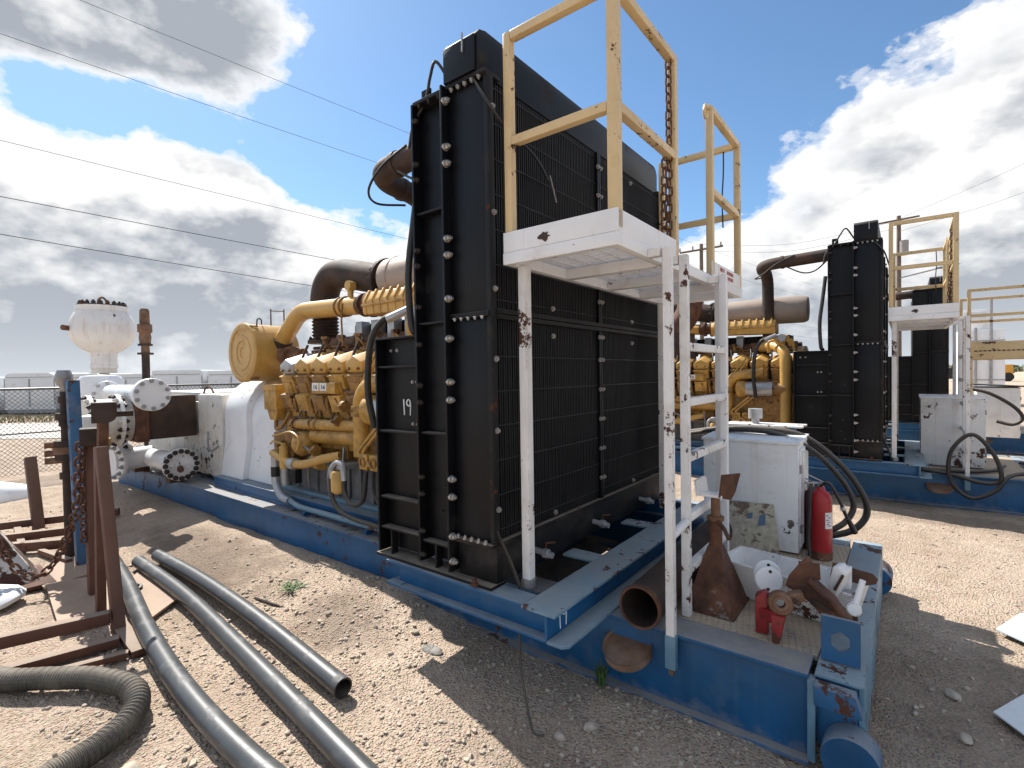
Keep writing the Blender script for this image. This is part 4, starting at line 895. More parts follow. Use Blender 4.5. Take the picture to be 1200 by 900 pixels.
b = MB(); b.cyl((-10.5, 2.5, 1.82), (-10.5, 2.5, 1.90), .17, n=28); b.build('neck_flange', CREAM, vs_)
b = MB(); b.cyl((-10.5, 2.5, 1.70), (-10.5, 2.5, 1.82), .07, n=20); b.build('nozzle', WHITEC, vs_)
b = MB(); b.cyl((-10.5, 2.5, 1.63), (-10.5, 2.5, 1.70), .19, n=28); nf = b.build('nozzle_flange', CREAM, vs_)
for k in range(12): bolt(nf, (-10.5+.155*math.cos(R(30*k)), 2.5+.155*math.sin(R(30*k)), 1.70), (0, 0, 1), .024, .05, BOLTD)
b = MB(); b.lathe([(0, .40), (.22, .40), (.24, .45), (.24, 1.50), (.19, 1.60), (0, 1.63)], (-10.5, 2.5, 0), (0, 0, 1), 28); b.build('riser', WHITES, vs_)
b = MB(); b.cyl((-10.5, 2.06, 2.54), (-10.45, 1.98, 2.54), .045, n=12); b.build('side_plug', RUST, vs_)
# rusty relief stack
st_ = thing('relief_valve_stack', 'rusty vertical relief valve pipe right of the round white vessel', 'pipe', (-9.6, 2.82, .4))
MB().cyl((-9.6, 2.82, .40), (-9.6, 2.82, 2.10), .055, n=16).build('riser_pipe', RUSTD, st_)
for z, r in ((2.10, .11), (2.24, .10)): MB().cyl((-9.6, 2.82, z), (-9.6, 2.82, z+.03), r, n=18).build('flange', RUSTD, st_)
b = MB(); b.lathe([(.06, 2.13), (.055, 2.24), (.075, 2.27), (.085, 2.38), (.075, 2.44), (.10, 2.46), (.10, 2.58), (.07, 2.60), (.066, 2.80), (.05, 2.83), (0, 2.83)], (-9.6, 2.82, 0), (0, 0, 1), 22); b.build('valve_bonnet', RUSTO, st_)

# ---------------------------------------------------------------- things on the deck
ep = thing('steel_pipe', 'rusty brown open-ended steel pipe lying on the skid deck under the ladder', 'pipe', (-1.07, 2.4, .40))
b = MB(); b.pipe((-1.06, 2.39, .508), (-1.10, 4.1, .508), .104, .096, 36); b.build('pipe_wall', RUSTD, ep)
b = MB(); b.lathe([(.097, -.004), (.108, -.006), (.112, .01), (.108, .03), (.105, .03)], (-1.06, 2.39, .508), (-.02, 1, 0), 36); b.build('pipe_rim', RUST, ep)
b = MB(); b.cyl((-1.10, 4.05, .508), (-1.101, 4.08, .508), .0955, n=30); b.build('end_plate', RUSTD, ep)
for x in (-1.19, -.965): MB().prism([(0, 0), (.03, 0), (0, .03)] if x < -1.1 else [(0, 0), (.03, 0), (.03, .03)], (x-.004 if x < -1.1 else x-.02, 2.9, .4005), (1, 0, 0), (0, 0, 1), (0, .05, 0)).build('chock', RUSTO, ep)

js = thing('jack_stand', 'rusty pyramid jack stand with forked top in front of the white cabinet', 'jack stand', (-.83, 2.92, .40))
MB().box((-.965, 2.735, .4005), (-.695, 3.085, .415)).build('base_plate', RUST, js, .003)
top = .72; cx0, cy0 = -.838, 2.925
cor = [(-.95, 2.75), (-.71, 2.75), (-.71, 3.07), (-.95, 3.07)]
for i in range(4):
    p, q = cor[i], cor[(i+1) % 4]; n_ = .035
    a = V((*p, .415)); d = V((*q, .415)); tp = [V((cx0+(1 if p[0] > cx0 else -1)*n_, cy0+(1 if p[1] > cy0 else -1)*n_, top)), V((cx0+(1 if q[0] > cx0 else -1)*n_, cy0+(1 if q[1] > cy0 else -1)*n_, top))]
    cen = V((cx0, cy0, .5)); nrm = ((d-a).cross(tp[0]-a)).normalized(); nrm = nrm if nrm.dot(a-cen) > 0 else -nrm
    b = MB(); A = [a, d, tp[1], tp[0]]; B = [v_-nrm*.008 for v_ in A]
    b.add(A+B, [(0, 1, 2, 3), (7, 6, 5, 4), (0, 4, 5, 1), (1, 5, 6, 2), (2, 6, 7, 3), (3, 7, 4, 0)]); b.build('side_plate', RUST, js)
MB().cyl((cx0, cy0, .70), (cx0, cy0, .87), .036, n=18).build('outer_tube', RUST, js)
b = MB(); b.cyl((cx0, cy0, .865), (cx0, cy0, .885), .045, n=14); b.cyl((cx0, cy0, .885), (cx0, cy0, 1.0), .024, n=16); b.build('screw_column', RUSTO, js)
MB().tube([(cx0+.02, cy0-.03, .87), (cx0+.07, cy0-.08, .84), (cx0+.10, cy0-.11, .80)], .011, 8).build('locking_handle', RUST, js)
MB().box((cx0-.075, cy0-.04, .995), (cx0+.045, cy0+.04, 1.012)).build('saddle_plate', WHITEC, js, .003)
b = MB(); b.prism([(-.055, 0), (.055, 0), (.05, .09), (.03, .10), (-.06, .085)], (cx0-.075, cy0-.005, 1.0), (.25, 1, 0), (-.1, 0, 1), (.010, 0, 0)); b.build('fork_plate', WHITEC, js)
b = MB(); b.prism([(-.05, 0), (.03, -.02), (.05, .03), (.06, .13), (-.06, .13)], (cx0+.055, cy0, 1.0), (.55, .83, 0), (.18, 0, 1), (.010, 0, 0)); b.build('fork_plate', RUST, js)

def cabinet(name, label, x0, x1, y0, y1, z0, z1, group, mt=None):
    mt = mt or CABW
    o = thing(name, label, 'cabinet', ((x0+x1)/2, (y0+y1)/2, z0), group)
    MB().box((x0, y0, z0+.012), (x1, y1, z1-.03)).build('body', mt, o, .006)
    b = MB(); b.prism([(y0-.012, z1-.03), (y1+.012, z1-.03), (y1+.012, z1+.01), (y0-.012, z1-.008)], (x0-.012, 0, 0), (0, 1, 0), (0, 0, 1), (x1-x0+.024, 0, 0)); b.build('lid', CABW, o, .004)
    MB().box((x1, y0+.03, z0+.05), (x1+.012, y1-.03, z1-.06)).build('door', mt, o, .004)
    for z in (z0+.18, z1-.2): MB().cyl((x1+.012, y0+.035, z-.03), (x1+.012, y0+.035, z+.03), .010, n=8).build('hinge', STEEL, o)
    MB().box((x1+.012, y1-.10, (z0+z1)/2-.05), (x1+.03, y1-.07, (z0+z1)/2+.05)).build('latch', STEEL, o, .003)
    for x in (x0+.04, x1-.04):
        MB().box((x-.03, y0+.02, z0), (x+.03, y1-.02, z0+.0115)).build('foot', RUST, o)
    return o
G_CAB = 'white equipment cabinets'
cab = cabinet('equipment_cabinet', 'white metal cabinet behind the jack stand on the nearest skid deck', -1.23, -.585, 3.99, 4.40, .399, 1.20, G_CAB)
MB().box((-.572, 4.06, .86), (-.560, 4.10, 1.12)).build('door_pull', WHITEC, cab, .003)
rc = thing('cover_plate', 'thin white plate with rusty edge lying behind the top of the nearest cabinet', 'plate', (-.9, 4.6, .40))
MB().box((-1.2, 4.44, 1.245), (-.62, 4.68, 1.258)).build('plate', WHITEC, rc, .003)
for x in (-1.12, -.70): MB().box((x-.02, 4.52, .40), (x+.02, 4.56, 1.244)).build('leg', BLUE, rc, .003)
b = MB(); b.cyl((-.98, 4.56, 1.2585), (-.98, 4.56, 1.30), .03, n=12); b.cyl((-.98, 4.56, 1.30), (-.98, 4.56, 1.38), .055, n=16); b.build('lamp_cap', SILV, rc)

# flaking sheet leaning on the cabinet
FL = mat('flaking_painted_sheet', (.50, .46, .36), .7, var=.12, vs=3, dirt=.6, dirtcol=(.17, .13, .10), ds=9, fine=.3, chip=.42, chipcol=(.15, .11, .085), cs=7, streak=.5, streakcol=(.19, .15, .11), bump=.2)
b = MB(); b.prism([(0, 0), (.41, 0), (.335, .375), (0, .36)], (-1.075, 3.82, .402), (1, 0, 0), (0, .42, .9), (0, .008, -.003)); sh = one(b, 'painted_sheet', FL, 'flaking cream painted metal sheet leaning against the white cabinet', 'sheet', (-.88, 3.85, .40))
for x, z, w_, h_ in ((.19, .27, .035, .05), (.27, .25, .05, .09)):
    MB().prism([(-w_/2, -h_/2), (w_/2, -h_/3), (w_/2.5, h_/2), (-w_/3, h_/2.6)], V((-1.075+x, 3.82, .402))+V((0, .42, .9))*z+V((0, -.0022, .001)), (1, 0, 0), (0, .42, .9), (0, .002, -.001)).build('blue_patch', BLUE, sh)

def extinguisher(label, x, y, z, r, h, mt, loc):
    o = thing('fire_extinguisher', label, 'fire extinguisher', (x, y, z), 'fire extinguishers')
    b = MB(); b.lathe([(0, .0), (r*.92, 0), (r, .015), (r, h*.80), (r*.96, h*.85), (r*.75, h*.905), (r*.40, h*.94), (r*.34, h*.99), (0, h)], (x, y, z), (0, 0, 1), 28); cyl_ = b.build('cylinder', mt, o)
    b = MB(); b.lathe([(r*1.003, 0), (r*1.012, .004), (r*1.012, .05), (r*1.003, .055)], (x, y, z), (0, 0, 1), 28); b.build('base_ring', RUST, o)
    b = MB(); b.cyl((x, y, z+h*.97), (x, y, z+h*1.05), r*.30, n=12); b.box((x-.05, y-.010, z+h*1.03), (x+.02, y+.010, z+h*1.05)); b.build('valve', SILV, o, .003)
    b = MB(); b.bar((x+.02, y, z+h*1.05), (x-.07, y-.02, z+h*1.14), .018, .006); b.bar((x+.01, y, z+h*1.03), (x-.085, y-.02, z+h*1.03), .018, .006); b.build('lever', SILV, o)
    return o, cyl_
ex, exc = extinguisher('bright red fire extinguisher standing beside the nearest cabinet', -.455, 4.03, .40, .068, .50, RED, None)
lbm = MB()
n = 8
for k in range(n):
    a0, a1 = R(-62+50*k/n), R(-62+50*(k+1)/n); rr = .0692
    lbm.add([(-.455+rr*math.cos(a), 4.03+rr*math.sin(a), z) for a, z in ((a0, .62), (a1, .62), (a1, .73), (a0, .73))], [(0, 1, 2, 3)], True)
lb = lbm.build('label', LABELW, exc)
for z0, a in ((.71, -52), (.695, -40), (.68, -50), (.665, -42), (.65, -48), (.64, -36)):
    q = V((math.cos(R(a)), math.sin(R(a)), 0)); MB().obox(V((-.455, 4.03, z0))+q*.0698, q.cross(V((0, 0, 1))), (0, 0, 1), q, .016, .006, .001).build('print', REDTXT, lb)
MB().tube(spl([(-.455, 4.0, .905), (-.40, 3.98, .93), (-.345, 4.0, .82), (-.31, 4.02, .72), (-.275, 4.05, .63)]), .011, 8).build('hose', RUBBER, ex)
MB().cyl((-.33, 4.01, .775), (-.323, 4.012, .755), .015, n=10).build('hose_band', SILV, ex)
MB().cyl((-.30, 4.02, .70), (-.262, 4.06, .60), .014, .019, n=12).build('nozzle', RUBBER, ex)
SHADERED = mat('shaded_red', (.055, .012, .022), .5, var=.2, dirt=.2, dirtcol=(.05, .03, .03))  # red with the shade beside the cabinet painted into it
ex2, _ = extinguisher('extinguisher with shade painted into its red, squeezed between the cabinet and the bright red one', -.575+.045, 4.20, .40, .055, .46, SHADERED, None)
MB().tube(spl([(-.535, 4.19, .88), (-.51, 4.02, .90), (-.515, 3.97, .70), (-.52, 3.955, .52), (-.51, 3.95, .42)]), .012, 8).build('hose', RUBBER, ex2)

def hose(label, pts, r, mt=RUBBER, group='black hoses on the skid decks', seg=8):
    b = MB(); b.tube(spl(pts, seg), r, 12); return one(b, 'rubber_hose', mt, label, 'hose', pts[0], group)
hose('thick black hose arching from the nearest cabinet top down in a wide loop', [(-1.5, 4.55, 1.16), (-1.16, 4.36, 1.225), (-.814, 4.33, 1.235), (-.583, 4.34, 1.186), (-.367, 4.36, 1.0), (-.24, 4.38, .80), (-.215, 4.40, .652), (-.291, 4.38, .535), (-.421, 4.36, .475), (-.56, 4.34, .45), (-.68, 4.46, .425), (-.9, 4.5, .422)], .023)
hose('second black hose on the nearest cabinet, bent in the tighter loop', [(-1.5, 4.48, 1.15), (-1.15, 4.28, 1.222), (-.835, 4.25, 1.228), (-.549, 4.25, 1.118), (-.363, 4.28, .917), (-.287, 4.30, .743), (-.325, 4.28, .62), (-.42, 4.24, .54), (-.52, 4.28, .47), (-.66, 4.44, .42)], .020)

# white trough with parts in it
tr = thing('trough', 'white steel trough with chipped rim full of brown castings', 'trough', (-.5, 3.1, .40))
u = V((.63, -.13, 0)).normalized(); v_ = V((u.y*-1, u.x, 0)); o0 = V((-.50, 3.13, 0))
def tp(a, c, z): return o0 + u*a + v_*c + V((0, 0, z))
TL, TW = .34, .15
out_ = [(-TL, -TW), (TL, -TW), (TL, TW), (-TL, TW)]
ob_ = [tp(a*.86, c*.72, .402) for a, c in out_]; ot = [tp(a, c, .60) for a, c in out_]
it_ = [tp(a*.955, c*.90, .60) for a, c in out_]; ib = [tp(a*.84, c*.66, .415) for a, c in out_]
fs = []
for i in range(4):
    j = (i+1) % 4; fs += [(i, j, 4+j, 4+i), (4+i, 4+j, 8+j, 8+i), (8+i, 8+j, 12+j, 12+i)]
fs += [(3, 2, 1, 0), (12, 13, 14, 15)]
MB().add(ob_+ot+it_+ib, fs).build('tub', WHITEC, tr, .003)
for i in range(4): MB().bar(ot[i], ot[(i+1) % 4], .014, .014, ext=.007).build('rim_bar', WHITEC, tr, .003)
for k in range(5): MB().cyl(tp(-.2+k*.02, .02, .44), tp(-.2+k*.02, .03, .53+.01*(k % 2)), .005, n=6).build('stud', BOLTD, tr)
b = MB(); b.prism([(0, 0), (.16, 0), (.20, .02), (.205, .045), (.18, .065), (0, .075)], tp(.19, .02, .605), u, v_*.6+V((0, 0, .8)), (0, -.012, .01)); b.build('end_strap', RUST, tr, .004)

sp = thing('spool', 'white twin-disc spool resting on the red valve body', 'spool', (-.557, 2.87, .52))
ax = V((.35, -.93, .12)).normalized(); c0 = V((-.555, 2.86, .612))
for s_ in (0, -.085):
    b = MB(); b.lathe([(0, .008), (.060, .008), (.066, .002), (.066, -.014), (.06, -.018), (0, -.018)], c0+ax*s_+V((.012, 0, .03))*(-s_*6), ax, 30); d_ = b.build('disc', WHITES, sp)
    for a in (40, 220):
        q = ax.orthogonal().normalized(); q2 = ax.cross(q); bolt(d_, c0+ax*(s_+.008)+V((.012, 0, .03))*(-s_*6)+(q*math.cos(R(a))+q2*math.sin(R(a)))*.045, ax, .006, .004, BOLTD)
MB().cyl(c0, c0-ax*.07, .034, n=16).build('core', CREAM, sp)

rv = thing('red_valve', 'red and rusty valve casting standing on the checkered deck', 'valve', (-.52, 2.68, .40))
b = MB(); b.prism([(-.585, .402), (-.53, .402), (-.528, .60), (-.548, .615), (-.586, .59)], (0, 2.74, 0), (1, 0, 0), (0, 0, 1), (0, -.05, 0)); b.build('yoke_leg', REDD, rv, .008)
b = MB(); b.prism([(-.500, .402), (-.468, .402), (-.443, .535), (-.505, .535)], (0, 2.68, 0), (1, 0, 0), (0, 0, 1), (0, -.05, 0)); b.build('yoke_leg', REDD, rv, .008)
MB().bar((-.56, 2.715, .50), (-.47, 2.655, .515), .05, .06).build('yoke_bridge', REDD, rv, .008)
rax = V((.25, -.95, .25)).normalized(); rc0 = V((-.472, 2.69, .578))
b = MB(); b.lathe([(.020, .03), (.034, .032), (.036, .026), (.050, .026), (.056, .018), (.056, -.03), (.05, -.035), (.02, -.035), (.02, .03)], rc0, rax, 26); b.build('flange_ring', RUSTO, rv)
b = MB(); b.bar(rc0+V((.03, .03, .02)), rc0+V((.09, .05, .045)), .05, .05); b.build('side_ear', RUSTO, rv, .012)
MB().cyl(rc0+V((.06, 0, .03)), rc0+V((.085, -.03, .03)), .010, n=10).build('nut', RUST, rv)

br = thing('bracket', 'brown curved cast bracket lying across the white trough', 'bracket', (-.33, 2.85, .5))
pl_ = [(-.381, .786), (-.366, .76), (-.363, .69), (-.324, .653), (-.268, .61), (-.241, .569), (-.190, .525), (-.255, .522), (-.324, .524), (-.353, .563), (-.418, .605), (-.47, .626), (-.455, .681), (-.403, .76)]
b = MB(); b.prism(pl_, (0, 2.79, 0), (1, 0, 0), (0, .0, 1), (.01, .055, 0)); b.build('web_plate', RUST, br, .007)
for i0, i1 in ((1, 2), (2, 3), (3, 4), (4, 5), (5, 6)):
    p, q = pl_[i0], pl_[i1]; MB().bar((p[0], 2.80, p[1]), (q[0], 2.80, q[1]), .09, .016, ext=.004).build('rim', RUST, br, .004)
b = MB(); b.prism([(-.36, .60), (-.30, .58), (-.26, .56), (-.30, .545), (-.34, .56)], (0, 2.782, 0), (1, 0, 0), (0, 0, 1), (0, .007, 0)); b.build('pocket', RUSTD, br, .004)
hb = thing('clevis', 'white chipped clevis block at the right end of the trough', 'bracket', (-.27, 2.9, .5))
b = MB(); b.prism([(-.305, .60), (-.262, .585), (-.225, .70), (-.255, .735), (-.28, .73)], (0, 2.90, 0), (1, 0, 0), (0, 0, 1), (.02, .09, 0)); b.build('block', WHITEC, hb, .008)
b = MB(); b.box((-.25, 2.99, .60), (-.21, 3.06, .70)); b.build('tongue', WHITES, hb, .005)
MB().bar((-.27, 2.893, .62), (-.235, 2.893, .70), .012, .02, up=(0, 1, 0)).build('strap', RUST, hb, .003)
pn = thing('hitch_pin', 'white pin with a round head at the front corner of the deck', 'pin', (-.17, 2.75, .4))
b = MB(); b.cyl((-.150, 2.78, .735), (-.180, 2.755, .612), .013, n=12); b.build('shank', WHITES, pn)
b = MB(); b.lathe([(0, .010), (.026, .010), (.030, .004), (.030, -.008), (0, -.008)], (-.181, 2.745, .605), (.2, -.9, .35), 24); b.build('head', WHITEC, pn)
b = MB(); b.bar((-.181, 2.75, .60), (-.17, 2.80, .412), .02, .02); b.build('tail', RUST, pn)

# ---------------------------------------------------------------- foreground left
def ground_tube(name, mt, label, cat, pts, r, group=None, n=18, seg=10, rr=None, hollow=False):
    path = spl([(x, y, (gz(x, y) if z is None else z) + r*.96) for x, y, z in pts], seg)
    b = MB(); b.tube(path, r, n)
    o = one(b, name, mt, label, cat, path[0], group); return o, path
G_P = 'black poly pipes on the ground'
def polypipe(label, pts, r):
    path = spl([(x, y, .008+r+.03*sstep(1.45, 1.7, y)*sstep(-2.0, -3.3, x)) for x, y in pts], 12); root = thing('plastic_pipe', label, 'pipe', path[0], G_P)
    b = MB(); b.tube(path, r, 28, cap=False); b.build('pipe_wall', POLY, root)
    for e, f in ((path[0], path[1]), (path[-1], path[-2])):
        d = (f-e).normalized(); b = MB(); b.lathe([(r, 0), (r*1.0, -.001), (r*.83, -.001), (r*.83, .22), (0, .22)], e, d, 28); b.build('pipe_end', RUBBER, root)
    return root
polypipe('black plastic pipe farthest from the camera, its cut end in full view', [(-5.42, 1.64), (-4.5, 1.645), (-3.4, 1.60), (-2.335, 1.52)], .052)
polypipe('middle black plastic pipe of three, bending away beside the others', [(-5.45, 1.50), (-4.3, 1.47), (-3.1, 1.365), (-1.9, 1.245), (-1.2, 1.17)], .053)
polypipe('black plastic pipe passing the brown rack foot towards the bottom edge', [(-5.9, 1.40), (-4.9, 1.27), (-3.9, 1.11), (-3.0, 1.01), (-2.2, .985), (-1.4, 1.03)], .056)
# suction hose loop with ribs
hp = spl([(-5.2, -.1, .065), (-4.4, .27, .065), (-3.93, .44, .065), (-3.72, .60, .065), (-3.50, .755, .068), (-3.24, .84, .07), (-3.05, .815, .07), (-2.93, .735, .067), (-2.85, .62, .065), (-2.81, .50, .065), (-2.76, .30, .065), (-2.7, 0, .065)], 60)
rr = [.056 + .0022*math.sin(i*1.9) for i in range(len(hp))]
b = MB(); b.tube(hp, .056, 20, rr=rr); one(b, 'suction_hose', HOSE, 'thick ribbed dark hose bent in a loop on the gravel at bottom left', 'hose', (-3.2, .7, 0))

rk = thing('pipe_rack', 'red-brown steel rack with twin posts and low rails beside the black pipes', 'rack', (-4.4, 1.0, 0))
def rkbar(name, p, q, w, h=None, mt=RACK): return MB().bar(p, q, w, h or w).build(name, mt, rk, .004)
rkbar('post', (-4.18, 1.03, .01), (-4.42, 1.02, 1.235), .068); rkbar('post', (-4.55, 1.02, .03), (-4.60, 1.05, 1.22), .055)
rkbar('post', (-5.03, 1.10, .0), (-5.12, 1.115, 1.24), .075, .09)
rkbar('rail', (-4.17, .98, .13), (-4.62, -.6, .14), .075); rkbar('rail', (-3.98, .98, .035), (-4.35, -.6, .035), .08, .05)
rkbar('foot_bar', (-3.72, 1.02, .02), (-4.28, 1.05, .02), .09, .04); rkbar('foot_bar', (-3.76, .97, .022), (-3.98, .3, .022), .05, .035)
# channel saddles on the posts
def channel(c, w, d, h, n1=7):
    pts = []
    for k in range(n1): a = R(-90+90*k/(n1-1)); pts.append((w/2-.06+.06*math.cos(a), -h/2+.06+.06*math.sin(a)))
    pts = [(-w/2, -h/2)] + pts + [(w/2, h/2), (-w/2, h/2)]
    b = MB(); b.prism(pts, c, (.25, .97, 0), (0, 0, 1), (-.17, .04, 0)); return b
channel(V((-4.66, 1.10, 1.46)), .15, .2, .15).build('saddle', RUSTD, rk, .004)
channel(V((-4.98, 1.10, 1.26)), .16, .2, .13).build('saddle', RUSTD, rk, .004)
rkbar('post', (-4.68, 1.09, 1.20), (-4.70, 1.10, 1.40), .06, .06, RUST); rkbar('post', (-5.02, 1.10, 1.20), (-5.06, 1.10, 1.26), .05, .06, RUST)
rkbar('cross_arm', (-4.74, 1.30, 1.44), (-4.76, 1.16, 1.44), .03, .04, RUSTD)
bp = thing('blue_post', 'leaning blue square post with chain wrapped at its foot', 'post', (-5.98, 1.22, 0))
MB().bar((-5.96, 1.215, .0), (-6.14, 1.22, 1.70), .095, .09).build('tube', BLUEW, bp, .006)
vp = thing('valve_post', 'dark valve assembly with round grey knob behind the blue post', 'valve', (-6.3, 1.22, 0))
MB().cyl((-6.30, 1.19, .0), (-6.30, 1.19, 1.62), .035, n=14).build('stem', RUSTD, vp)
b = MB(); b.lathe([(0, 1.80), (.05, 1.80), (.068, 1.75), (.070, 1.72), (.055, 1.665), (.035, 1.64), (.035, 1.60)][::-1], (-6.30, 1.19, 0), (0, 0, 1), 20); b.build('knob', STEEL, vp)
for z, r in ((1.52, .05), (1.36, .075), (1.30, .05), (1.10, .09), (1.04, .10), (.98, .085), (.80, .055)): MB().cyl((-6.30, 1.19, z-.03), (-6.30, 1.19, z+.035), r, n=14).build('collar', RUSTD if z != 1.04 else RUSTO, vp)
for z in (1.10, 1.02, .95): MB().cyl((-6.30, 1.19, z), (-6.33, 1.04, z), .03, n=10).build('spout', RUSTO, vp)
yv = thing('yellow_valve', 'dirty yellow and white valve behind the blue post', 'valve', (-7.2, 1.6, .0))
b = MB(); b.cyl((-7.2, 1.56, 0), (-7.2, 1.56, .95), .05, n=12); b.build('riser', RUST, yv)
b = MB(); b.lathe([(0, .92), (.16, .92), (.19, .96), (.19, 1.04), (.13, 1.06), (.12, 1.12), (0, 1.14)], (-7.2, 1.56, 0), (0, 0, 1), 22); b.build('body', YEL, yv)
b = MB(); b.lathe([(0, 1.10), (.13, 1.12), (.14, 1.22), (.09, 1.30), (0, 1.32)], (-7.2, 1.56, 0), (0, 0, 1), 22); b.build('bonnet', CREAM, yv)
# far brown stub post with low frame
sf = thing('ground_frame', 'low rusty frame on the ground with one short upright behind the chain', 'frame', (-7.6, 1.1, 0))
def sfb(name, p, q, w, h=None): return MB().bar(p, q, w, h or w).build(name, RACK, sf, .004)
sfb('upright', (-7.78, 1.21, .02), (-8.0, 1.19, .82), .10); sfb('rail', (-8.1, .75, .08), (-7.55, 1.9, .10), .08); sfb('rail', (-7.5, .70, .07), (-7.0, 1.55, .09), .08); sfb('rail', (-7.1, .72, .06), (-6.5, 1.40, .08), .09)
sfb('tie', (-7.9, 1.05, .04), (-6.9, .95, .04), .06); sfb('tie', (-6.7, 1.05, .03), (-6.1, 1.15, .03), .05)
# dusty steel plates lying flat
G_FP = 'dusty steel plates lying on the ground'
for i, (lab, q, z) in enumerate((
        ('dusty flat plate nearest the twin brown posts', [(-5.60, .90), (-5.45, 1.28), (-4.42, 1.12), (-4.45, .78)], .012),
        ('dusty flat plate at the foot of the blue post', [(-6.10, .86), (-6.30, 1.28), (-5.64, 1.30), (-5.50, .88)], .008),
        ('dusty flat plate partly under the black pipes', [(-5.0, 1.24), (-5.35, 1.50), (-4.40, 1.46), (-4.12, 1.14)], .010))):
    b = MB(); b.prism(q, (0, 0, .0+z), (1, 0, 0), (0, 1, 0), (0, 0, .016)); one(b, 'flat_plate', PLATE, lab, 'plate', (q[0][0], q[0][1], 0), G_FP)
# looping chain
random.seed(5)
chain('chain', 'heavy rusty chain drooping between the brown post and the left edge', spl([(-5.02, 1.03, 1.22), (-5.05, 1.02, .95), (-5.10, 1.02, .75), (-5.22, 1.0, .55), (-5.35, .97, .36), (-5.42, .93, .24), (-5.44, .88, .17), (-5.46, .82, .14), (-5.50, .76, .17), (-5.56, .70, .26), (-5.63, .65, .40), (-5.72, .60, .62), (-5.80, .56, .80), (-5.9, .48, 1.0)], 8), RUST, .078, .050, .009)
chain('chain', 'rusty chain hanging straight down on the back brown post', [(-5.07, 1.055, 1.25), (-5.06, 1.045, .9), (-5.05, 1.04, .45)], RUST, .062, .040, .007)
# rusty chipped machine foot at the left edge, white bag
lm = thing('machine_foot', 'chipped white and rusty sloping casting at the left edge behind the chain', 'machinery', (-6.1, .65, 0))
b = MB(); b.hull([(-6.2, .2, .02), (-6.2, .94, .02), (-5.75, .90, .02), (-5.65, .2, .02), (-6.2, .2, .62), (-6.2, .62, .58), (-6.05, .62, .56), (-5.95, .2, .58), (-5.80, .86, .10)]); b.build('casting', mat('half_rusted_white', (.62, .60, .57), .6, var=.1, dirt=.4, dirtcol=(.25, .16, .1), chip=.62, chipcol=(.06, .026, .016), cs=4, bump=.2), lm, .012)
MB().box((-6.25, .15, .0), (-5.60, .97, .03)).build('base', RUST, lm, .005)
MB().tube([(-6.15, .5, .58), (-6.1, .56, .66), (-6.1, .4, .70)], .03, 8).build('lug', RUSTD, lm)
b = MB(); b.lathe([(0, .0), (.20, .005), (.235, .03), (.24, .06), (.21, .095), (.12, .115), (0, .12)], (-5.50, .52, .0), (0, 0, 1), 26)
for i, p in enumerate(b.v): p.z += .012*MN.noise((p.x*9, p.y*9, p.z*9)); p.x += .03*MN.noise((p.x*6, p.y*6, 2)); p.y += .03*MN.noise((p.x*6, p.y*6, 7))
one(b, 'plastic_bag', PLWHITE, 'crumpled white plastic bag on the gravel under the chain', 'bag', (-5.5, .52, 0))
b = MB(); b.lathe([(.028, 0), (.045, .0), (.05, .012), (.045, .028), (.028, .028), (.022, .014), (.028, 0)], (-4.86, 1.31, .03), (.3, 0, 1), 18); one(b, 'rubber_ring', RUBBER, 'small black rubber ring lying beside the brown posts', 'ring', (-4.86, 1.31, .02))
# white half shells left of the rack
for i, (x, y, r, L_, lab) in enumerate(((-9.55, 1.0, .30, 1.7, 'nearer white half-round cover lying left of the short upright'), (-10.35, 1.55, .30, 1.5, 'farther white half-round cover lying left of the short upright'))):
    b = MB(); n = 14; d = V((-.25, -.97, 0)) if i == 0 else V((-.1, -1, 0)); s_ = V((d.y, -d.x, 0)); o = V((x, y, -.02)); vs2 = []
    for t_ in (0, .25, .5, .75, .92, 1.0):
        sc_ = 1 if t_ > .3 else .55+.45*math.sqrt(t_/.3)
        for rr_ in (r, r-.012):
            for k in range(n+1):
                a = math.pi*k/n; vs2.append(o + d*(L_*t_) + s_*(math.cos(a)*rr_*sc_*1.15) + V((0, 0, math.sin(a)*rr_*sc_)))
    m_ = n+1; fs = []
    for j in range(5):
        for k in range(n):
            a = j*2*m_+k; fs.append((a, a+1, a+2*m_+1, a+2*m_)); a += m_; fs.append((a+1, a, a+2*m_, a+2*m_+1))
    for k in range(n): fs.append((k+1, k, m_+k, m_+k+1)); e = 5*2*m_; fs.append((e+k, e+k+1, e+m_+k+1, e+m_+k))
    b.add(vs2, fs, True); one(b, 'half_cover', WHITES, lab, 'cover', (x, y, 0), 'white half-round covers')
# sheets on the right
b = MB(); b.prism([(.46, 4.40), (.62, 4.78), (1.2, 4.75), (1.15, 4.25), (.60, 4.27)], (0, 0, .02), (1, 0, 0), (0, 1, 0), (0, 0, .008)); one(b, 'sheet', mat('sky_tinted_white_sheet', (.52, .64, .70), .4, var=.1, dirt=.2), 'white sheet with sky reflection put into its colour, lying on the sunlit ground at the right edge', 'sheet', (.8, 4.5, 0))  # white sheet; the sky's reflection is painted in as pale blue
b = MB(); b.prism([(.34, 3.33), (.48, 3.60), (.9, 3.45), (.8, 3.10), (.43, 3.20)], (0, 0, .02), (1, 0, 0), (0, 1, 0), (0, 0, .006)); one(b, 'sheet', PLWHITE, 'white sheet lying on the shaded ground at the lower right edge', 'sheet', (.6, 3.3, 0))
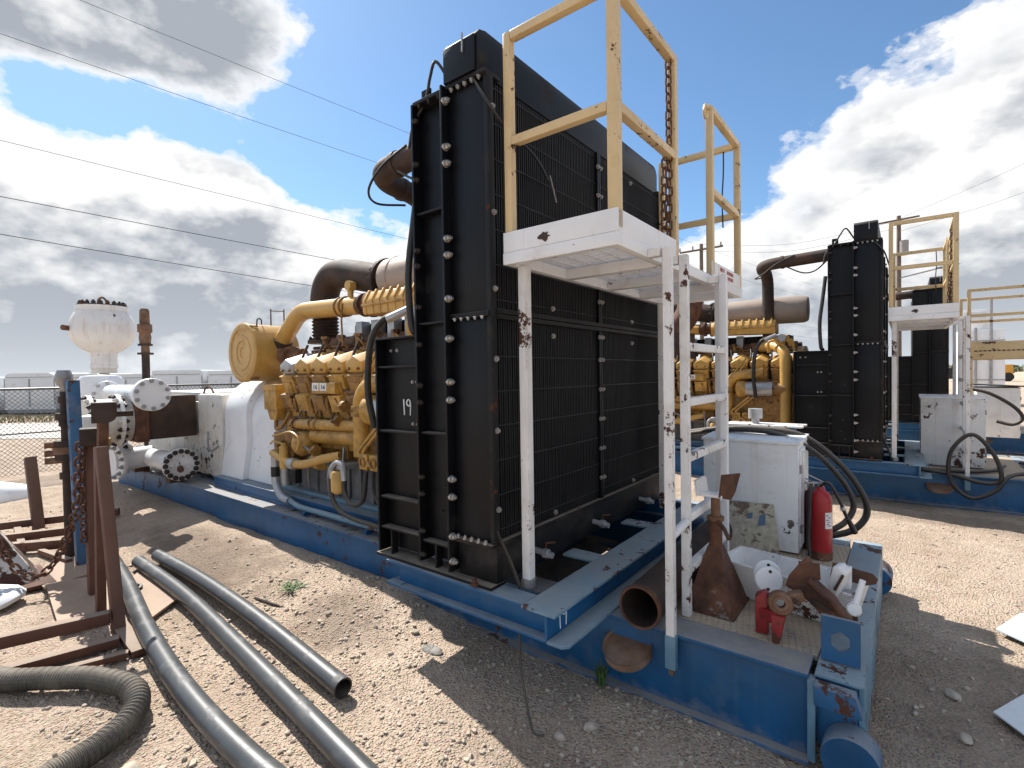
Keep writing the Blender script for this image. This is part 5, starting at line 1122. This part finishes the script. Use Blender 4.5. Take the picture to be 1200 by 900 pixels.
# stones one can pick out
ROCK = mat('pale_stone', (.42, .36, .29), .9, var=.3, vs=8, dirt=.2, bump=.35, bs=30)
ICO = {}
def stone(mbx, x, y, s_, fl=.6, sub=2):
    if sub not in ICO:
        bm = bmesh.new(); bmesh.ops.create_icosphere(bm, subdivisions=sub, radius=1); bm.verts.index_update(); ICO[sub] = ([v_.co.copy() for v_ in bm.verts], [[v_.index for v_ in f.verts] for f in bm.faces]); bm.free()
    cs_, fs_ = ICO[sub]; pts_ = []
    r0 = random.random()*50; q = Quaternion((0, 0, 1), random.random()*6.28)
    base_ = V((x, y, gz(x, y)+s_*fl*.45))
    for vc_ in cs_:
        k = 1 + .38*MN.noise(vc_*1.1+V((r0, 0, 0))) + .12*MN.noise(vc_*3+V((0, r0, 0))); pts_.append(base_ + (q @ V((vc_.x*k*1.25, vc_.y*k*.9, vc_.z*k*fl)))*s_)
    mbx.add(pts_, fs_, True)
random.seed(21)
for lab, x, y, s_, fl in (('pale fist-sized stone in the shade below the round stub', -1.19, 2.12, .030, .8), ('pale stone beside the suction hose at the bottom edge', -2.62, .66, .055, .8), ('flat stone in the shade right of the skid', .20, 3.45, .035, .5), ('pale stone in the sunlit gravel below the support frame', -1.28, 1.98, .022, .9), ('pale stone beside the white sheet in the shadow', .22, 3.05, .030, .5)):
    b = MB(); stone(b, x, y, s_, fl, 3); one(b, 'stone', ROCK, lab, 'stone', (x, y, 0), 'loose stones')
b = MB()
for i in range(9500):
    if i < 7400: x = random.uniform(-4.2, .2); y = random.uniform(.5, 2.44)
    else: x = random.uniform(-.1, 2.2); y = random.uniform(2.2, 7.4)
    if i > 8800: x = random.uniform(-9, -4); y = random.uniform(.4, 2.3)
    s_ = .003 + .012*random.random()**4 + (.014*random.random() if random.random() < .03 else 0)
    stone(b, x, y, s_, random.uniform(.5, .85), 1)
pb = b.build('pebbles', mat('mixed_pebbles', (.40, .335, .265), .92, var=.42, vs=40, bump=.2)); pb['kind'] = 'stuff'
pb['label'] = 'loose pebbles scattered over the sandy ground'; pb['category'] = 'gravel'
# tin lid and stick in the gravel, weed tufts
b = MB(); b.lathe([(0, .010), (.03, .016), (.05, .010), (.058, .004), (.058, 0)], (0, 0, 0), (0, 0, 1), 20)
for p in b.v: p.x, p.y, p.z = -2.28+p.x*1.3+.3*p.y, 2.10+p.y*.6, gz(-2.28, 2.1)+.006+p.z+.15*p.y+.012*MN.noise((p.x*40, p.y*40, 1))
one(b, 'flattened_can', mat('dusty_tin', (.20, .19, .17), .7, metal=.2, var=.4, vs=20, dirt=.5, bump=.5), 'flattened dusty can on the gravel under the support frame', 'can', (-2.28, 2.1, 0))
one(MB().tube(spl([(-1.52, 1.99, .40), (-1.50, 1.97, .25), (-1.44, 1.93, .12), (-1.38, 1.90, .02), (-1.33, 1.92, .008)]), .006, 6), 'cable', RUBBER, 'thin dark cable hanging from the support frame corner to the ground', 'cable', (-1.4, 1.93, 0))
LEAF = mat('weed_green', (.07, .13, .035), .7, var=.4, vs=30)
def weed(label, x, y, h, n, sp_, z=None):
    b = MB(); z = gz(x, y) if z is None else z
    for k in range(n):
        a = random.random()*6.28; l = h*random.uniform(.5, 1); r = sp_*random.uniform(.3, 1); px, py = x+random.uniform(-.3, .3)*sp_, y+random.uniform(-.3, .3)*sp_
        d = V((math.cos(a), math.sin(a), 0)); s2 = V((-d.y, d.x, 0))*.004*random.uniform(.6, 1.6)
        p0 = V((px, py, z)); p1 = p0+d*r*.5+V((0, 0, l*.7)); p2 = p0+d*r+V((0, 0, l))
        b.add([p0-s2*.6, p0+s2*.6, p1+s2, p1-s2, p2], [(0, 1, 2, 3), (3, 2, 4)])
    return one(b, 'weed', LEAF, label, 'plant', (x, y, z), 'small weeds')
weed('small green weed growing on the bottom flange below the support frame corner', -1.285, 2.40, .14, 60, .05, .02)
weed('low weed tuft in the sand between the black pipes and the skid', -3.75, 2.02, .035, 60, .14)
b = MB(); b.tube(spl([(-3.9, 1.80, .03), (-3.7, 1.82, .035), (-3.55, 1.86, .02)]), .008, 6); one(b, 'stick', RUSTD, 'thin dark stick on the sand beside the farthest black pipe', 'stick', (-3.7, 1.8, 0))

# ---------------------------------------------------------------- background
def lat(d, l, z=0): return V((-.613*d+.79*l, .79*d+.613*l, z))
b = MB(); b.add([lat(15, -90, .004), lat(15, -6.5, .004), lat(20.5, -7.0, .004), lat(20.5, -90, .004)], [(0, 1, 2, 3)]); rd = b.build('road', mat('pale_caliche_road', (.50, .47, .43), .95, var=.08, vs=.6, dirt=.2, bump=.2)); struct(rd)
# chain link fence
fc = thing('chain_link_fence', 'grey chain link fence running behind the compressor', 'fence', (-12.3, 4, 0))
FX, FY0, FY1, FH = -12.3, -7.0, 13.0, 1.56
b = MB(); s_ = .075; h_ = FH-.06; L_ = FY1-FY0; k = -int(h_/s_)-1
def wire(y0, y1, rev):
    if rev: y0, y1 = y1, y0
    z0, z1 = .05, FH
    a, c = (y0, z0), (y1, z1)
    # clip to the ends
    def clip(p, q):
        if p[0] < FY0: t_ = (FY0-p[0])/(q[0]-p[0]); p = (FY0, p[1]+(q[1]-p[1])*t_)
        if p[0] > FY1: t_ = (FY1-p[0])/(q[0]-p[0]); p = (FY1, p[1]+(q[1]-p[1])*t_)
        return p
    if (a[0] <= FY0 and c[0] <= FY0) or (a[0] >= FY1 and c[0] >= FY1): return
    a2, c2 = clip(a, c), clip(c, a); dx = .004 if rev else 0
    p, q = V((FX+dx, *a2)), V((FX+dx, *c2)); b.bar(p, q, .0062, .0062, up=(1, 0, 0))
n = int((L_+h_)/s_)+2
for i in range(n):
    y = FY0-h_+i*s_; wire(y, y+h_, False); wire(y, y+h_, True)
b.build('wire_mesh', GALV, fc, kind='stuff')
for y in [FY0+.4+2.6*i for i in range(8)]: MB().cyl((FX-.03, y, 0), (FX-.03, y, FH+.02), .026, n=10).build('post', GALV, fc)
MB().cyl((FX-.03, FY0, FH+.005), (FX-.03, FY1, FH+.005), .022, n=8).build('top_rail', GALV, fc)
MB().cyl((FX-.02, FY0, .78), (FX-.02, FY1, .78), .012, n=6).build('mid_wire', RUSTD, fc)
# dry grass strip beyond the road
b = MB(); random.seed(9)
for i in range(5200):
    p = lat(random.uniform(20.6, 24.5), random.uniform(-40, -8)); h = random.uniform(.06, .22); a = random.random()*6.28; d = V((math.cos(a), math.sin(a), 0)); s2 = V((-d.y, d.x, 0))*.02
    b.add([p-s2, p+s2, p+d*.08+V((0, 0, h))], [(0, 1, 2)])
gr = b.build('grass', mat('dry_grass', (.17, .16, .06), .9, var=.45, vs=.7)); gr['kind'] = 'stuff'; gr['label'] = 'dry green grass strip beyond the pale road'; gr['category'] = 'grass'
# row of grey housings
HOUS = mat('pale_grey_housing', (.66, .68, .70), .5, var=.05, vs=1, dirt=.15, dirtcol=(.35, .32, .28))
HOUSD = mat('housing_seams', (.30, .31, .32), .6)
TYRE = mat('tyre', (.02, .02, .02), .8)
def housing(label, l, d, w_, hgt, dep, rnd, extra):
    o = lat(d, l); root = thing('equipment_housing', label, 'housing', o, 'pale equipment housings beyond the fence')
    U = V((.79, .613, 0)); W = V((-.613, .79, 0)); pr = [(-w_/2, .25)]
    pr += [(w_/2, .25)]
    for k in range(6): a = R(90*k/5); pr.append((w_/2-rnd+rnd*math.cos(a), hgt-rnd+rnd*math.sin(a)))
    for k in range(6): a = R(90+90*k/5); pr.append((-w_/2+rnd+rnd*math.cos(a), hgt-rnd+rnd*math.sin(a)))
    MB().prism(pr, o, U, (0, 0, 1), W*dep).build('shell', HOUS, root)
    MB().obox(o+W*dep/2+V((0, 0, .16)), U, W, (0, 0, 1), w_*.96, dep*.96, .18).build('chassis', HOUSD, root)
    for k in (-1, 1): MB().obox(o+U*(w_*.25*k)-W*.012+V((0, 0, hgt*.53)), U, W, (0, 0, 1), w_*.46, .02, hgt*.62).build('door', HOUS, root, .01)
    for k in (-1, 0, 1): MB().obox(o+U*(w_*.485*k)-W*.025+V((0, 0, hgt*.53)), U, W, (0, 0, 1), .03, .02, hgt*.66).build('door_seam', HOUSD, root)
    MB().obox(o-W*.012+V((0, 0, hgt*.90)), U, W, (0, 0, 1), w_*.9, .02, .03).build('roof_trim', HOUSD, root)
    if extra:
        for k in (-.3, .3): MB().cyl(o+U*w_*k+W*.1+V((0, 0, .26)), o+U*w_*k+W*.32+V((0, 0, .26)), .26, n=16).build('wheel', TYRE, root)
        MB().obox(o-W*.026+U*w_*.12+V((0, 0, hgt*.62)), U, W, (0, 0, 1), .3, .01, .12).build('vent', HOUSD, root)
    return root
D_ = 26
for i, (px0, px1, hgt, rnd, lab) in enumerate((
        (-75, -5, 1.95, .15, 'pale grey housing cut by the left picture edge, beyond the fence'), (5, 65, 2.12, .35, 'round-shouldered pale grey housing seen left of the blue post'), (72, 118, 2.05, .2, 'pale grey housing right behind the round white vessel'),
        (124, 172, 2.0, .15, 'pale grey housing right behind the rusty relief stack'), (178, 238, 2.15, .15, 'pale grey housing seen above the dark compressor box'), (243, 300, 2.1, .15, 'pale grey housing left of the yellow air cleaner'), (306, 360, 2.0, .15, 'pale grey housing hidden mostly by the yellow engine'))):
    l0, l1 = (px0-600)/593.2*D_, (px1-600)/593.2*D_; housing(lab, (l0+l1)/2, D_, l1-l0, hgt, 2.4, rnd, i % 2 == 1)
# power poles and wires
WOOD = mat('weathered_pole_wood', (.13, .10, .075), .9, var=.25)
INS = mat('insulator_grey', (.25, .24, .23), .4)
pp = thing('power_pole', 'twin-legged power pole far off above the air cleaner', 'power pole', (-98, 51, 0), 'wooden power poles')
for k in (-1.2, 1.2): MB().cyl((-98+k*.5, 51+k*.85, 0), (-98+k*.5, 51+k*.85, 15.2), .20, .14, n=10).build('pole', WOOD, pp)
MB().bar((-98-1.6, 51-2.7, 11.4), (-98+1.6, 51+2.7, 11.4), .22).build('cross_arm', WOOD, pp); MB().bar((-98-.6, 51-1.0, 14.8), (-98+.6, 51+1.0, 14.8), .15).build('cross_arm', WOOD, pp)
pp2 = thing('power_pole', 'wooden power pole with a cross arm seen through the nearest ladder opening', 'power pole', (-13.3, 43, 0), 'wooden power poles')
MB().cyl((-13.3, 43, 0), (-13.3, 43, 12.2), .19, .14, n=12).build('pole', WOOD, pp2); MB().bar((-14.8, 42.2, 11.55), (-11.8, 43.8, 11.95), .12, .14).build('cross_arm', WOOD, pp2)
for k in (-1, -.4, .9): MB().cyl((-13.3+1.5*k, 43+.8*k, 11.8+.2*k), (-13.3+1.5*k, 43+.8*k, 12.12+.2*k), .07, n=8).build('insulator', INS, pp2)
pp3 = thing('power_pole', 'wooden power pole with transformer and street lamp behind the second radiator', 'power pole', (-.35, 49.4, 0), 'wooden power poles')
MB().cyl((-.35, 49.4, 0), (-.35, 49.4, 13.4), .2, .14, n=12).build('pole', WOOD, pp3)
MB().cyl((-.02, 49.1, 10.3), (-.02, 49.1, 11.4), .28, n=14).build('transformer', INS, pp3)
MB().bar((-1.6, 49.2, 13.0), (.9, 49.6, 13.2), .12).build('cross_arm', WOOD, pp3)
MB().tube([(-.35, 49.3, 8.6), (1.5, 49.0, 8.9), (2.6, 48.8, 9.1)], .05, 8).build('lamp_arm', STEEL, pp3); MB().hull([(1.8, 48.8, 8.95), (3.2, 48.6, 9.1), (3.1, 48.9, 9.2), (1.9, 49.1, 9.1), (2.5, 48.8, 8.85)]).build('lamp_head', STEEL, pp3)
WIRE = mat('dark_wire', (.03, .03, .035), .6)
def wire_line(label, p, q, r):
    o = V((0, 0, 1.7)); p = o+(V(p)-o)*1.6; q = o+(V(q)-o)*1.6; d = q-p; a, c = p-d*3, p+d*6.5; pts = []
    for k in range(25):
        t_ = k/24; pts.append(a.lerp(c, t_)-V((0, 0, 1.2*math.sin(math.pi*t_)))+V((0, 0, 1.2*math.sin(math.pi*3.5/9.5))))
    return one(MB().tube(pts, r, 5), 'power_line', WIRE, label, 'cable', pts[0], 'power lines')
for lab, p, q, r in (('highest power line in the sky at upper left', (-13.42, 2.86, 9.47), (-11.87, 10.43, 9.08), .008), ('second power line from the top at upper left', (-13.63, 1.81, 8.28), (-12.15, 9.06, 7.94), .008), ('third power line from the top, crossing the white cloud', (-13.64, 1.76, 6.25), (-11.86, 10.5, 5.87), .008),
        ('fourth power line from the top, above the round vessel', (-13.65, 1.74, 5.18), (-12.11, 9.25, 4.88), .012), ('lowest power line at left, ending behind the exhaust elbow', (-13.65, 1.72, 4.46), (-12.52, 7.27, 4.18), .012)): wire_line(lab, p, q, r)
for lab, z0, z1 in (('upper power line running right from the transformer pole', 13.2, 17.5), ('lower power line running right from the transformer pole', 12.2, 14.8)):
    one(MB().tube(spl([(-.3, 49.4, z0), (6, 47, (z0+z1)/2-.5), (13, 44, z1)]), .010, 5), 'power_line', WIRE, lab, 'cable', (-.3, 49.4, z0), 'power lines')
for lab, z0 in (('upper thin line from the cross arm pole to the transformer pole', 12.15), ('lower thin line from the cross arm pole to the transformer pole', 11.6)):
    one(MB().tube(spl([(-13.3, 43, z0), (-7, 46, z0-.4), (-.35, 49.4, z0+.9)]), .010, 5), 'power_line', WIRE, lab, 'cable', (-13.3, 43, z0), 'power lines')
# tall white equipment block far right
wb = thing('white_module', 'tall white equipment module with pipes far behind the tan platform', 'module', (2.6, 30.2, 0))
MB().box((1.9, 30, 0), (3.4, 32, 3.3)).build('body', WHITES, wb, .02); MB().box((2.0, 30.2, 3.3), (3.0, 31.5, 4.2)).build('upper_body', WHITES, wb, .02)
for x in (2.45, 2.95): MB().cyl((x, 29.9, .1), (x, 29.9, 4.6 if x > 2.8 else 3.4), .05, n=8).build('pipe', STEEL, wb)
for z in (1.1, 2.0, 2.8): MB().box((1.9, 29.97, z), (3.4, 29.999, z+.04)).build('panel_seam', HOUSD, wb)
MB().box((2.1, 30.17, 3.75), (2.8, 30.199, 4.1)).build('name_board', HOUS, wb)
# yellow truck far right
tk = thing('truck', 'small yellow truck parked far off at the right edge', 'truck', (7.9, 80, 0))
YT = mat('truck_yellow', (.62, .30, .03), .4); GL = mat('dark_glass', (.02, .025, .03), .1)
MB().box((6.0, 79, .7), (7.2, 81, 2.4)).build('cab', YT, tk, .12); MB().box((6.2, 78.98, 1.5), (7.0, 78.995, 2.2)).build('windscreen', GL, tk); MB().box((7.25, 79, .8), (9.6, 81, 1.9)).build('load_bed', YT, tk, .05); MB().box((6, 79.2, .4), (9.6, 80.8, .7)).build('chassis', TYRE, tk)
for x in (6.6, 8.4, 9.2):
    for y in (79.0, 81.1): MB().cyl((x, y-.02, .5), (x, y+.3, .5), .5, n=16).build('wheel', TYRE, tk)
MB().box((4.0, 79, .3), (5.6, 80.5, 1.6)).build('front_box', TYRE, tk, .05)
# distant low shrubs on the horizon, right and left
b = MB(); random.seed(14)
for i in range(700):
    p = V((random.uniform(-160, 160), random.uniform(120, 190), 0)) if i % 2 else V((random.uniform(-220, -120), random.uniform(-60, 160), 0)); s_ = random.uniform(.5, 1.7)
    for k in range(5):
        q = p + V((random.uniform(-1, 1)*s_, random.uniform(-1, 1)*s_, random.uniform(.1, .8)*s_)); a = random.random()*3; u2 = V((math.cos(a), math.sin(a), 0))*s_*.8
        b.add([q-u2, q+u2, q+u2*.3+V((0, 0, s_*.8)), q-u2*.5+V((0, 0, s_*.7))], [(0, 1, 2, 3)])
sh_ = b.build('scrub', mat('far_scrub', (.10, .11, .06), .95, var=.3, vs=.1)); sh_['kind'] = 'stuff'; sh_['label'] = 'low dark scrub along the far horizon'; sh_['category'] = 'shrubs'

# ---------------------------------------------------------------- second and third units
O2, O3 = (1.5, 5.61, 0), (2.4, 11.2, 0)
copy_tree(skid, O2, 'second blue steel skid, beyond the nearest one, at right')
copy_tree(fr, O2, 'blue channel frame under the second radiator at right')
copy_tree(rad, O2, 'second black radiator, standing right of the nearest platform', skip=('chalk_digit',))
copy_tree(pl, O2, 'second white platform with tan guard rails, by the right radiator', skip=('lettering', 'warning_sign'))
copy_tree(en, O2, 'yellow engine of the second skid, seen through the nearest ladder')
copy_tree(chain_a, O2, 'rusty gate chain hanging at the second platform on the right')
copy_tree(skid, O3, 'third blue steel skid, farthest back at right', skip=('lifting_plate',))
copy_tree(fr, O3, 'blue channel frame under the third radiator')
copy_tree(rad, O3, 'third black radiator, seen through the second platform', skip=('chalk_digit', 'bolt', 'hose', 'cable'))
copy_tree(cg, O2, 'white arched guard on the second skid, hidden behind the nearest radiator')
cabinet('equipment_cabinet', 'white metal cabinet behind the ladder of the second skid', .17, .80, 8.66, 9.1, .402, 1.32, G_CAB, WHITEC)
cb3 = cabinet('equipment_cabinet', 'white metal cabinet of the third skid, under the tan platform', 1.05, 1.62, 12.6, 13.1, .402, 1.32, G_CAB)
MB().obox((1.36, 12.8, 1.355), (1, 0, -.06), (0, 1, 0), (.06, 0, 1), .85, .5, .02).build('open_lid', RUBBER, cb3)
hose('black hose looping from the third cabinet lid', [(.95, 12.4, 1.30), (1.2, 12.35, 1.22), (1.5, 12.35, 1.0), (1.62, 12.35, .8), (1.5, 12.35, .68), (1.3, 12.4, .72)], .03)
hose('black hose in an upright ring around the second ladder foot', [(.15, 7.98, .45), (.45, 7.95, .42), (.70, 7.90, .36), (.86, 7.86, .42), (.80, 7.84, .70), (.62, 7.84, .92), (.45, 7.85, .75), (.41, 7.88, .50), (.46, 7.90, .30), (.62, 7.90, .17), (.82, 7.90, .28), (.95, 7.98, .45), (1.25, 8.35, .46), (1.40, 8.8, .44), (1.2, 9.3, .43)], .022)
hose('black hose lying along the second skid deck towards the cabinet', [(-.1, 8.02, .43), (.1, 8.10, .43), (.35, 8.15, .43), (.62, 8.2, .43), (.85, 8.45, .43), (1.0, 8.9, .43)], .022)
# tall exhaust stack and riser of the second engine
xs = thing('exhaust_stack', 'brown upturned exhaust elbow above the second engine', 'exhaust', (-3.1, 8.2, 2.1))
b = MB(); b.tube(fillet([(-3.55, 7.6, 2.22), (-3.0, 8.0, 2.28), (-2.72, 8.2, 2.60), (-2.72, 8.2, 3.15)], .3, 8), .19, 22); b.build('elbow', RUST, xs)
b = MB(); b.cyl((-3.62, 7.55, 2.21), (-3.55, 7.6, 2.22), .26, n=22); b.build('flange', RUSTD, xs)
b = MB(); b.lathe([(0, 0), (.22, 0), (.27, .1), (.22, .3), (.12, .36), (0, .36)], (-2.9, 7.75, 2.1), (-.3, -.9, 0), 24); b.build('turbo_housing', RUSTD, xs)
MB().cyl((-2.72, 8.2, 1.9), (-2.72, 8.2, 2.3), .07, n=12).build('support', RUSTD, xs)
# tan walkway at the right edge
tw = thing('tan_walkway', 'tan steel walkway with pipe railings at the right edge', 'walkway', (1.4, 9.2, .40))
TW0, TW1, TY0, TY1 = .655, 3.2, 9.15, 10.4
for y in (TY0, TY1): MB().box((TW0, y-.03, 1.80), (TW1, y+.03, 2.03)).build('edge_beam', TAN, tw, .004)
b = MB(); x = TW0+.05
while x < TW1: b.box((x, TY0+.04, 1.985), (x+.012, TY1-.04, 2.01)); x += .05
b.build('grating', TAN, tw, kind='stuff')
b = MB(); x = TW0+.08
while x < TW1: b.box((x, TY0-.034, 1.90), (x+.03, TY0-.0305, 1.915)); x += .045
b.build('slots', RUSTD, tw, kind='stuff')
for x, y in ((TW0+.03, TY0), (1.75, TY0), (TW0+.03, TY1), (1.75, TY1), (3.1, TY0), (3.1, TY1)):
    MB().bar((x, y, .02 if x > 1.5 else .402), (x, y, 1.799), .07).build('leg', TAN, tw, .004)
    MB().bar((x, y, 2.031), (x, y, 2.74), .04).build('rail_post', TAN, tw, .004)
for y in (TY0, TY1):
    for z in (2.72, 2.38): MB().bar((TW0+.05, y, z), (TW1, y, z), .038).build('rail', TAN, tw, .004)
for z in (2.72, 2.38): MB().bar((1.75, TY0+.03, z), (1.75, TY1-.03, z), .036).build('rail', TAN, tw, .004)
bpy.context.view_layer.update()
